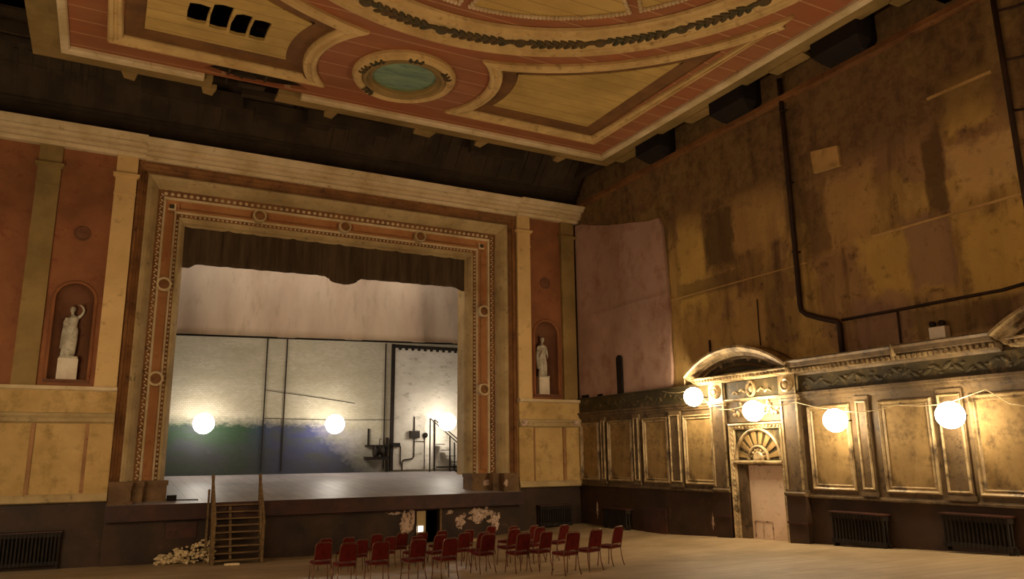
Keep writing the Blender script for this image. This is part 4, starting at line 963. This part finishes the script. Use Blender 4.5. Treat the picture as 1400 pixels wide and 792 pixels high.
# spandrel mouldings, sloping reveals and sunk boarded panels
hx = [((1.82, 22.9, .42), (1.9, 21.9))]
for k, (a, b) in enumerate(SP):
    flip = (a*b > 0)
    P = spandrel(0, a, b)
    m = MB(onceil); prof = [(0, -.02), (0, .1), (.06, .16), (.16, .17), (.2, .1), (.26, .1), (.3, .14), (.4, .12), (.44, .04), (.44, -.02)]
    # orientation: offsets must run inwards
    area = sum(P[i][0]*P[(i+1) % len(P)][1]-P[(i+1) % len(P)][0]*P[i][1] for i in range(len(P)))
    PP = P if area > 0 else P[::-1]
    m.sweep(PP, prof, closed=True); struct(m.build('trim_13', 'ceil_cream'))
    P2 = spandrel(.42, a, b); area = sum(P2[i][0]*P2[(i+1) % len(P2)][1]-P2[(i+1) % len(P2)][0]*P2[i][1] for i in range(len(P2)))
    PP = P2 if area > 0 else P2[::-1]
    m = MB(onceil); m.sweep(PP, [(0, -.02), (.04, -.06), (.3, -.1), (.5, -.12), (.64, -.12)], closed=True); struct(m.build('trim_14', 'ceil_recess_shade'))
    # the near left panel has four square holes broken through
    if (a, b) == (-1, 1):
        hs = []
        for (hx0, hx1, hy0, hy1) in ((1.15, 1.68, 21.75, 22.75), (1.78, 2.28, 21.5, 22.85), (2.38, 2.85, 21.75, 22.95), (2.95, 3.42, 21.85, 22.95)):
            r = random.Random(int(hx0*10)); hs.append([(hx0+r.uniform(-.05, .05), hy0+r.uniform(-.05, .05)), ((hx0+hx1)/2, hy0-.06), (hx1+r.uniform(-.05, .05), hy0+r.uniform(-.05, .05)), (hx1, (hy0+hy1)/2), (hx1, hy1), ((hx0+hx1)/2, hy1+.05), (hx0, hy1), (hx0-.03, (hy0+hy1)/2)])
    else: hs = []
    P3 = spandrel(.98, a, b)
    m = MB(onceil); m.prism(P3, -.2, -.09, holes=hs); struct(m.build('ceiling_panel', 'ceil_panel'))
# border mouldings
def rect(o): return [(EX0-o, EY0-o), (EX1+o, EY0-o), (EX1+o, EY1+o), (EX0-o, EY1+o)]
m = MB(onceil)
pr = [(0, -.05), (0, .1), (-.04, .16), (-.24, .18), (-.27, .08), (-.27, -.05)]
m.sweep([(2.0, EY1), (EX0, EY1), (EX0, EY0), (EX1, EY0), (EX1, EY1), (5.25, EY1)], [(-o, w) for o, w in pr][::1] if False else pr)
o = struct(m.build('trim_15', 'cream'))
m = MB(onceil); m.sweep([(2.3, EY1+.27), (EX0-.27, EY1+.27), (EX0-.27, EY0-.27), (EX1+.27, EY0-.27), (EX1+.27, EY1+.27), (4.5, EY1+.27)], [(0, -.12), (0, .06), (-.6, .02), (-.8, .0), (-.8, -.12)]); struct(m.build('trim_16', 'olive'))
# broken cove stubs round the outside edge
rs = random.Random(21); stubs = []
for x in (-.5, 2.0, 6.3, 9.9, 12.6, 16.4): stubs.append((x, EY1+1.0, .9 if x in (9.9,) else .5, .55, 0))
for y in (24.6, 20.0, 15.6, 11): stubs.append((EX1+1.0, y, 1.5, .45, 1))
for k, (x, y, wd, ln, side) in enumerate(stubs):
    m = MB(onceil)
    P = [(x, y-.05), (x+wd, y-.05), (x+wd-.08, y+ln), (x+.1, y+ln-.1)] if side == 0 else [(x-.05, y), (x+ln, y+.12), (x+ln-.05, y+wd), (x-.05, y+wd)]
    m.prism(P, -.12, .05); o = m.build('cove_stub', 'olive')
    tag(o, ('broken plaster cove stump on the stage side of the ceiling, number %s from the left' if side == 0 else 'broken plaster cove stump along the right ceiling edge, %s from the stage') % (['one', 'two', 'three', 'four', 'five', 'six'][k] if side == 0 else ['first', 'second', 'third', 'fourth'][k-6]), 'plaster', 'broken cove stumps round the ceiling')
# laths across the ragged break
m = MB(onceil)
for x in (2.7, 3.15, 3.9): m.box(x, x+.06, 24.8, 26.3, -.1, -.05)
m.box(2.9, 3.6, 25.35, 25.5, -.06, .02); m.box(3.1, 4.0, 25.95, 26.2, -.02, .05)
tag(m.build('broken_laths', 'lath'), 'broken laths showing in the ragged hole at the ceiling border', 'laths')
# oculus / ceiling rose
ro = empty('ceiling_rose', (CX, OCY, ZC)); tag(ro, 'round moulded ceiling rose with a green painted centre near the stage', 'ceiling rose')
GO = lambda u, v, w: (u-CX, v-OCY, -w)
circ = lambda r, n=48, cx=CX, cy=OCY: [(cx+r*math.cos(2*PI*i/n), cy+r*math.sin(2*PI*i/n)) for i in range(n)]
m = MB(GO); m.sweep(circ(1.75), [(0, -.02), (0, .1), (.06, .2), (.2, .26), (.3, .2), (.34, .12)], closed=True); m.build('outer_ring', 'ceil_cream', ro, False)
m = MB(GO); m.sweep(circ(1.42), [(0, .0), (0, .14), (.06, .22), (.14, .22), (.2, .12), (.25, .12), (.28, .16), (.32, .14), (.34, .0)], closed=True); m.build('inner_ring', 'olive', ro, False)
m = MB(GO); m.prism(circ(1.2, 40), -.02, .03); m.build('painted_centre', 'glass', ro)
for a in (35+180, 128, 265, -40, 190):
    t = math.radians(a); m = MB(GO)
    for q in (-.12, 0, .12): m.dome(CX+1.5*math.cos(t+q), OCY+1.5*math.sin(t+q), .16, .16, .09, .16, t+q*3)
    m.build('leaf_clasp', 'leaf', ro)
m = MB(onceil); m.prism(circ(1.2, 30, CX, 2*CY-OCY), -.14, -.1); struct(m.build('ceiling_rose_back', 'glass'))
# great circle
gc = empty('ceiling_ring', (CX, CY, ZC)); tag(gc, 'vast circular ceiling moulding with a leafy frieze and a ring of beads', 'ceiling moulding')
GG = lambda u, v, w: (u-CX, v-CY, -w)
big = lambda r, n=128: [(CX+r*math.cos(2*PI*i/n), CY+r*math.sin(2*PI*i/n)) for i in range(n)]
m = MB(GG); m.sweep(big(8.70), [(0, -.02), (0, .08), (.05, .14), (.14, .16), (.2, .1), (.26, .1), (.3, .06), (.3, .0)], closed=True); m.build('outer_moulding', 'ceil_cream', gc)
m = MB(GG); m.sweep(big(8.42), [(0, .05), (.36, .02), (.72, .05)], closed=True); m.build('frieze_band', 'ceil_cream', gc)
m = MB(GG); m.sweep(big(7.72), [(0, .04), (.02, .08), (.1, .12), (.22, .12), (.3, .05), (.38, .04), (.44, .04), (.5, .1), (.56, .1), (.6, .02)], closed=True); m.build('inner_moulding', 'ceil_cream', gc)
m = MB(GG); nl = 200; r = random.Random(2)
for i in range(nl):
    t = 2*PI*i/nl; q = i % 10
    if q == 0: m.dome(CX+8.05*math.cos(t), CY+8.05*math.sin(t), .03, .24, .22, .1, t, 10)
    elif q in (9, 1) : m.dome(CX+8.0*math.cos(t), CY+8.0*math.sin(t), .03, .12, .2, .08, t)
    else:
        m.dome(CX+8.16*math.cos(t), CY+8.16*math.sin(t), .03, .2, .085, .08, t+.8); m.dome(CX+7.92*math.cos(t+.015), CY+7.92*math.sin(t+.015), .03, .2, .085, .08, t-.8); m.dome(CX+8.04*math.cos(t-.01), CY+8.04*math.sin(t-.01), .03, .12, .14, .08, t)
m.build('leaf_frieze', 'leaf', gc)
for k in range(8):
    a0, a1 = 46+45*k, 88+45*k; w_ = MB(GG)
    P = arc(CX, CY, 6.5, a0, a1, 26)+arc(CX, CY, 2.6, a1-3, a0+3, 12)
    w_.prism(P, .0, .03); o = w_.build('radial_panel', 'ceil_panel', gc)
    w_ = MB(GG)
    for i in range(41):
        t = math.radians(a0+(a1-a0)*i/40); w_.ball((CX+6.5*math.cos(t), CY+6.5*math.sin(t), .06), .075, 6, 4)
    for a, aa in ((a0, a0+3), (a1, a1-3)):
        for i in range(1, 24):
            rr = 6.5-3.9*i/24; t = math.radians(a+(aa-a)*i/24); w_.ball((CX+rr*math.cos(t), CY+rr*math.sin(t), .06), .075, 6, 4)
    w_.build('bead_border', 'cream', o)
# roof beams, and dark blocks drawn for shadowed wall recesses, between the ceiling edge and the walls
tb = 0
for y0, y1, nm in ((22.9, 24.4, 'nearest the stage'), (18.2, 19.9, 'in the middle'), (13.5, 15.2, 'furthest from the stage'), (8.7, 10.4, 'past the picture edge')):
    m = MB(); m.box(W-.75, W+.2, y0, y1, 15.0, 15.9); m.hexa([(W-.3, y0+.2, 14.72), (W+.2, y0+.2, 14.72), (W+.2, y1-.2, 14.72), (W-.3, y1-.2, 14.72), (W-.75, y0, 15.0), (W+.2, y0, 15.0), (W+.2, y1, 15.0), (W-.75, y1, 15.0)]); tag(m.build('dark_recess_block', 'dark'), 'dark block standing in for a shadowed recess in the right wall, the one %s' % nm, 'beam', 'dark recess blocks at the top of the right wall')
    m = MB(); m.box(17.2, W+.2, y-.35, y+.35, 15.0, 15.7); tag(m.build('roof_beam', 'dark'), 'blackened roof beam meeting the right wall, the one %s' % nm, 'beam', 'roof beams above the right wall')
m = MB(); m.box(W-.12, W+.2, 5, 30.3, 14.55, 14.72); struct(m.build('trim_17', 'brown_paint'))
m = MB(); m.box(W-.5, W-.1, 5, 30.4, 15.85, 16.05); m.box(19.1, 19.25, 4, 30, 16.1, 16.3); struct(m.build('trim_18', 'lath'))
# lath and plank cove on the stage side
m = MB(); r = random.Random(77)
m.hexa([(XL, D+.3, 14.6), (W+.1, D+.3, 14.6), (W+.1, D+.34, 14.6), (XL, D+.34, 14.6), (XL, 28.6, 16.95), (W+.1, 28.6, 16.95), (W+.1, 28.64, 16.99), (XL, 28.64, 16.99)])
struct(m.build('wall_front_cove_backing', 'lath'))
m = MB(); x = XL+.2
while x < W-.3:
    w_ = r.uniform(.1, .3); a = r.uniform(0, .5); q = r.uniform(0, .06)
    m.hexa([(x, D+.2-a*.8, 14.7+a), (x+w_, D+.2-a*.8, 14.7+a), (x+w_, D+.26-a*.8, 14.7+a), (x, D+.26-a*.8, 14.7+a), (x, 28.9, 16.5+q), (x+w_, 28.9, 16.5+q), (x+w_, 28.95, 16.54+q), (x, 28.95, 16.54+q)]); x += w_+r.uniform(.02, .5)
struct(m.build('wall_front_laths', 'lath'))
m = MB()
for y, z in ((30.1, 15.2), (29.3, 16.2), (28.4, 16.6), (27.3, 16.3)): m.box(XL, W+.1, y, y+.16, z, z+.12)
for k in range(9):
    x = r.uniform(XL+1, W-3); y = r.uniform(27.5, 29.6); m.box(x, x+r.uniform(1.5, 4), y, y+.3, 15.9+r.uniform(-.3, .4), 16.2+.1)
m.box(XL, W, 26.9, 28.8, 16.9, 17.0)
struct(m.build('trim_19', 'lath'))

# ================================================================== LAMPS
def lamp(x, y, z, wallx, r, power, mat, col, label, drop=.0, along='x'):
    root = empty('festoon_lamp', (x, y, z)); tag(root, label, 'lamp', 'bare bright work lamps')
    m = MB(); m.ball((0, 0, 0), r, 20, 12); g = m.build('globe', mat, root, True)
    d = 1 if wallx > x or along == 'y' else -1; q = lambda pr_: [(a, b*d) for a, b in pr_]; hp = q([(.07, r*.9), (.08, r*1.1), (.08, r*1.25), (.04, r*1.32)])
    m = MB(); m.lathe(hp, (0, 0, 0), 12, 1 if along == 'y' else 0); m.build('lamp_holder', 'metal_dark', root, True)
    m = MB(); e = (wallx-x, 0, .0) if along == 'x' else (0, wallx-y, .0)
    m.tube([tuple(v*min(1, r*1.25/max(abs(wallx-(x if along == 'x' else y)), .01)) for v in e), e], .02, 6)
    if z > 12: m.tube([(e[0], e[1], 0), (e[0], e[1], 16.6-z)], .02, 6)
    m.build('bracket', 'metal_dark', root)
    return root
def emis(name, col, power, r):
    # power given in watts for a diffuse sphere
    s_ = power/(4*PI*PI*r*r); return glow(name, col+(1,), s_)
WARM = (1, .82, .54)
PW = 620
M['bulb'] = emis('lit_lamp_glass', WARM, PW*1.0, .34); M['fill_bulb_left'] = emis('added_fill_glass', WARM, PW*1.35, .27)
RL = [(22.04, 4.82, 'lit lamp left of the doorway, hanging just below the ledge'), (19.12, 4.15, 'lit lamp directly above the sunburst fanlight'),
      (15.88, 3.7, 'lit lamp in front of the first panel right of the doorway'), (12.34, 3.68, 'rightmost lit lamp on the right wall')]
M['bulb_soft'] = emis('lit_lamp_glass_soft', WARM, PW*.5, .34)
for y, z, l in RL: lamp(W-.7, y*.987, 2.8+(z-2.8)*.987, W, .34, PW, 'bulb' if y > 18 else 'bulb_soft', WARM, l)
for y in (7.2, 3.8, .4): lamp(W-.52, y, 3.7, W, .34, PW, 'bulb', WARM, {7.2: 'added fill lamp further along the right wall beyond the frame', 3.8: 'added fill lamp on the right wall level with the viewer', 0.4: 'added fill lamp on the right wall behind the viewer'}[y])  # out-of-view lamps added to keep the room bright
for y in (22, 17.4, 12.8, 8.2, 3.4, -1): lamp(XL+.52, y, 4.0, XL, .27, PW, 'fill_bulb_left', WARM, 'added fill lamp on the unseen left wall at the %s position from the stage' % {22: 'first', 17.4: 'second', 12.8: 'third', 8.2: 'fourth', 3.4: 'fifth', -1: 'sixth'}[y])  # unseen lamps added as fill from the left side of the hall
COOL = (1, .90, .76)
M['stage_bulb'] = emis('lit_stage_globe_glass', COOL, 480, .5)
for xb, zb_, l in ((8.47, 5.99, 'round white globe lamp on the stage back wall, left one'), (21.0, 6.04, 'round white globe lamp in the middle of the stage back wall'), (33.4, 6.39, 'round white globe lamp beside the stair rail on the stage')):
    a, c = bp(xb, zb_); lamp(a*.965, YB-1.5, 2.8+(c-2.8)*.965, YB, .5, 950, 'stage_bulb', COOL, l, along='y')
M['fill_fly_bulb'] = emis('added_fly_fill_glass', (1, .84, .66), 190, .2); M['fill_back_bulb'] = emis('added_back_fill_glass', (1, .9, .8), 210, .2)
for k, x in enumerate((3.5, 8.3, 13.2)): lamp(x, 33.6, 12.9, 32.6, .2, 620, 'fill_fly_bulb', COOL, 'added unseen fill lamp above the valance, %s of three' % ('left', 'middle', 'right')[k], along='y')  # added out of sight to light the drape and the stage boards
for k, x in enumerate((2.5, 9.5, 16.5)): lamp(x, 38.2, 12.6, 37.4, .2, 620, 'fill_back_bulb', COOL, 'added unseen fill lamp behind the canvas drape, %s of three' % ('left', 'middle', 'right')[k], along='y')  # added out of sight to even the light on the back wall
# cable strung between the lamps on the right wall
def sag(p, q, s_, n=10): return [(p[0]+(q[0]-p[0])*i/n, p[1]+(q[1]-p[1])*i/n-s_*4*(i/n)*(1-i/n), p[2]+(q[2]-p[2])*i/n) for i in range(n+1)]
cb = sag((24.2, 5.2, .12), (21.75, 5.12, .7), .12)+sag((21.75, 5.12, .7), (20.9, 4.3, .3), .1)[1:]+sag((20.9, 4.3, .3), (18.87, 4.45, .7), .1)[1:]+sag((18.87, 4.45, .7), (17.5, 4.35, .24), .12)[1:]+sag((17.5, 4.35, .24), (15.67, 4.0, .7), .03)[1:]+sag((15.67, 4.0, .7), (14.0, 4.05, .2), .12)[1:]+sag((14.0, 4.05, .2), (12.18, 3.98, .7), .05)[1:]+[(11.5, 4.28, .2), (11.0, 3.9, .14), (10.2, 3.7, .14)]
wtube('lamp_cable', cb, .016, 'pale_wire', 'thin pale cable sagging from lamp to lamp along the right wall', 'cable', 5)

# ================================================================== CHAIRS
K = 1/SCALE
def build_chair():
    root = empty('stacking_chair')
    def q(m): m.v = [(a*K, b*K, c*K) for a, b, c in m.v]; return m
    # seat pad, rounded box, front edge rolled
    m = MB(); P = [(-.2, -.2), (.2, -.2), (.215, .0), (.215, .17), (.19, .215), (-.19, .215), (-.215, .17), (-.215, 0)]
    m.prism(P, .42, .47); q(m).build('seat', 'red_cloth', root, bevel=.018*K)
    rec = .10
    def by(z): return -.2-rec*(z-.45)/.45
    def outline(hw0, hw1, z0, z1, r):
        pts = [(-hw0, z0), (-hw1, z1-r)]+[(-hw1+r-r*math.cos(a), z1-r+r*math.sin(a)) for a in (PI/6, PI/3, PI/2)]
        return pts+[(-p[0], p[1]) for p in pts[::-1]]
    m = MB(lambda u, v, w: (u, by(v)+w, v)); m.prism(outline(.175, .165, .52, .875, .07), -.022, .022); q(m).build('backrest', 'red_cloth', root, bevel=.012*K)
    m = MB(); o = outline(.19, .182, .46, .9, .08); m.tube([(a, by(z), z) for a, z in [(-.19, .44)]+o+[(.19, .44)]], .013, 8); q(m).build('back_frame', 'brass', root, True)
    m = MB(); m.tube([(-.188, by(.5), .5), (.188, by(.5), .5)], .011, 6); q(m).build('back_rail', 'brass', root, True)
    m = MB(); m.tube([(-.2, -.19, .415), (.2, -.19, .415), (.21, .17, .415), (-.21, .17, .415), (-.2, -.19, .415)], .012, 6); q(m).build('seat_frame', 'brass', root, True)
    for s_ in (-1, 1):
        m = MB(); m.tube([(s_*.19, -.19, .44), (s_*.2, -.21, .2), (s_*.215, -.27, 0)], .012, 8); q(m).build('leg', 'brass', root, True)
        m = MB(); m.tube([(s_*.2, .16, .42), (s_*.205, .17, .2), (s_*.215, .19, 0)], .012, 8); q(m).build('leg', 'brass', root, True)
    return root
chair0 = build_chair(); used = [False]
def dup(root):
    c = root.copy(); COL.objects.link(c)
    for ch in list(root.children):
        d = ch.copy(); COL.objects.link(d); d.parent = c
    return c
front = [(5.22, 20.13), (5.48, 18.81), (6.19, 18.54), (7.18, 18.62), (7.9, 18.29), (9.16, 18.74), (9.76, 17.91), (10.34, 17.76), (10.0, 15.94), (10.98, 16.44), (12.15, 17.15)]
mid = [(8.92, 23.25), (9.0, 21.6), (9.66, 21.36), (9.6, 19.93), (10.63, 20.07), (11.41, 19.97), (12.33, 20.14)]
back = [(6.77, 25.83), (7.53, 25.86), (7.56, 24.49), (8.6, 26.2), (8.56, 24.71), (9.33, 25.73), (9.86, 25.25), (10.44, 24.92), (11.15, 24.27), (12.25, 24.85), (12.44, 23.56), (12.41, 22.09)]
ORD = ['leftmost', 'second from the left', 'third from the left', 'fourth from the left', 'fifth from the left', 'sixth from the left', 'seventh from the left', 'eighth from the left', 'ninth from the left', 'tenth from the left', 'eleventh from the left', 'twelfth from the left', 'rightmost']
rc = random.Random(3)
for row, nm in ((front, 'row furthest from the stage'), (mid, 'middle row'), (back, 'row closest to the stage')):
    for i, (x, y) in enumerate(row):
        c = chair0 if not used[0] else dup(chair0); used[0] = True
        th = math.radians(min(15, max(0, (x-6)*2.6))+rc.uniform(-4, 4))
        ox_, oy_ = 0, -.30*K                                         # top of the back, in the chair's own frame
        px = x-(ox_*math.cos(th)-oy_*math.sin(th)); py = y-(ox_*math.sin(th)+oy_*math.cos(th))
        c.location = (px, py, fl(px, py)+.005); c.rotation_euler = (0, 0, th)
        o_ = 'rightmost' if i == len(row)-1 else ORD[i]
        tag(c, 'red chair with brassy frame, %s in the %s' % (o_, nm), 'chair', 'red chairs facing the stage')

# ================================================================== CAMERA, METRES, RENDER SETTINGS
cam = bpy.data.cameras.new('camera'); co_ = bpy.data.objects.new('camera', cam); COL.objects.link(co_)
f, pi_, ya, ro_ = 1048.28, .212433, .4866, -.010294
fw = Vector((math.sin(ya)*math.cos(pi_), math.cos(ya)*math.cos(pi_), math.sin(pi_)))
r_ = fw.cross(Vector((0, 0, 1))).normalized(); u_ = r_.cross(fw)
r2 = r_*math.cos(ro_)+u_*math.sin(ro_); u2 = -r_*math.sin(ro_)+u_*math.cos(ro_)
rotm = Matrix((r2, u2, -fw)).transposed()
co_.matrix_world = Matrix.Translation((0, 0, 2.8)) @ rotm.to_4x4()
cam.sensor_width = 36; cam.lens = f/1400*36; cam.clip_end = 200
sc.camera = co_
done = set()
for o in sc.objects:
    o.location = o.location*SCALE
    if o.type == 'MESH' and o.data.name not in done:
        done.add(o.data.name); o.data.transform(Matrix.Scale(SCALE, 4))
    for md in o.modifiers:
        if md.type == 'SOLIDIFY': md.thickness *= SCALE
for mt in bpy.data.materials:          # object coordinates now run in metres; keep the patterns where they were laid out
    if mt.use_nodes:
        nt = mt.node_tree
        for tc in [n for n in nt.nodes if n.type == 'TEX_COORD']:
            ls = [(l.to_socket) for l in tc.outputs['Object'].links]
            vm = nd(nt, 'ShaderNodeVectorMath', operation='SCALE'); vm.inputs['Scale'].default_value = 1/SCALE
            for l in list(tc.outputs['Object'].links): nt.links.remove(l)
            nt.links.new(tc.outputs['Object'], vm.inputs[0])
            for t in ls: nt.links.new(vm.outputs[0], t)
w = bpy.data.worlds.new('world'); sc.world = w; w.use_nodes = True
w.node_tree.nodes['Background'].inputs[0].default_value = (.01, .006, .003, 1); w.node_tree.nodes['Background'].inputs[1].default_value = 1
sc.view_settings.view_transform = 'Standard'; sc.view_settings.look = 'None'; sc.view_settings.gamma = 1
sc.view_settings.use_curve_mapping = False
sc.view_settings.exposure = -0.6
sc.cycles.max_bounces = 8; sc.cycles.diffuse_bounces = 6
sc.cycles.use_denoising = True
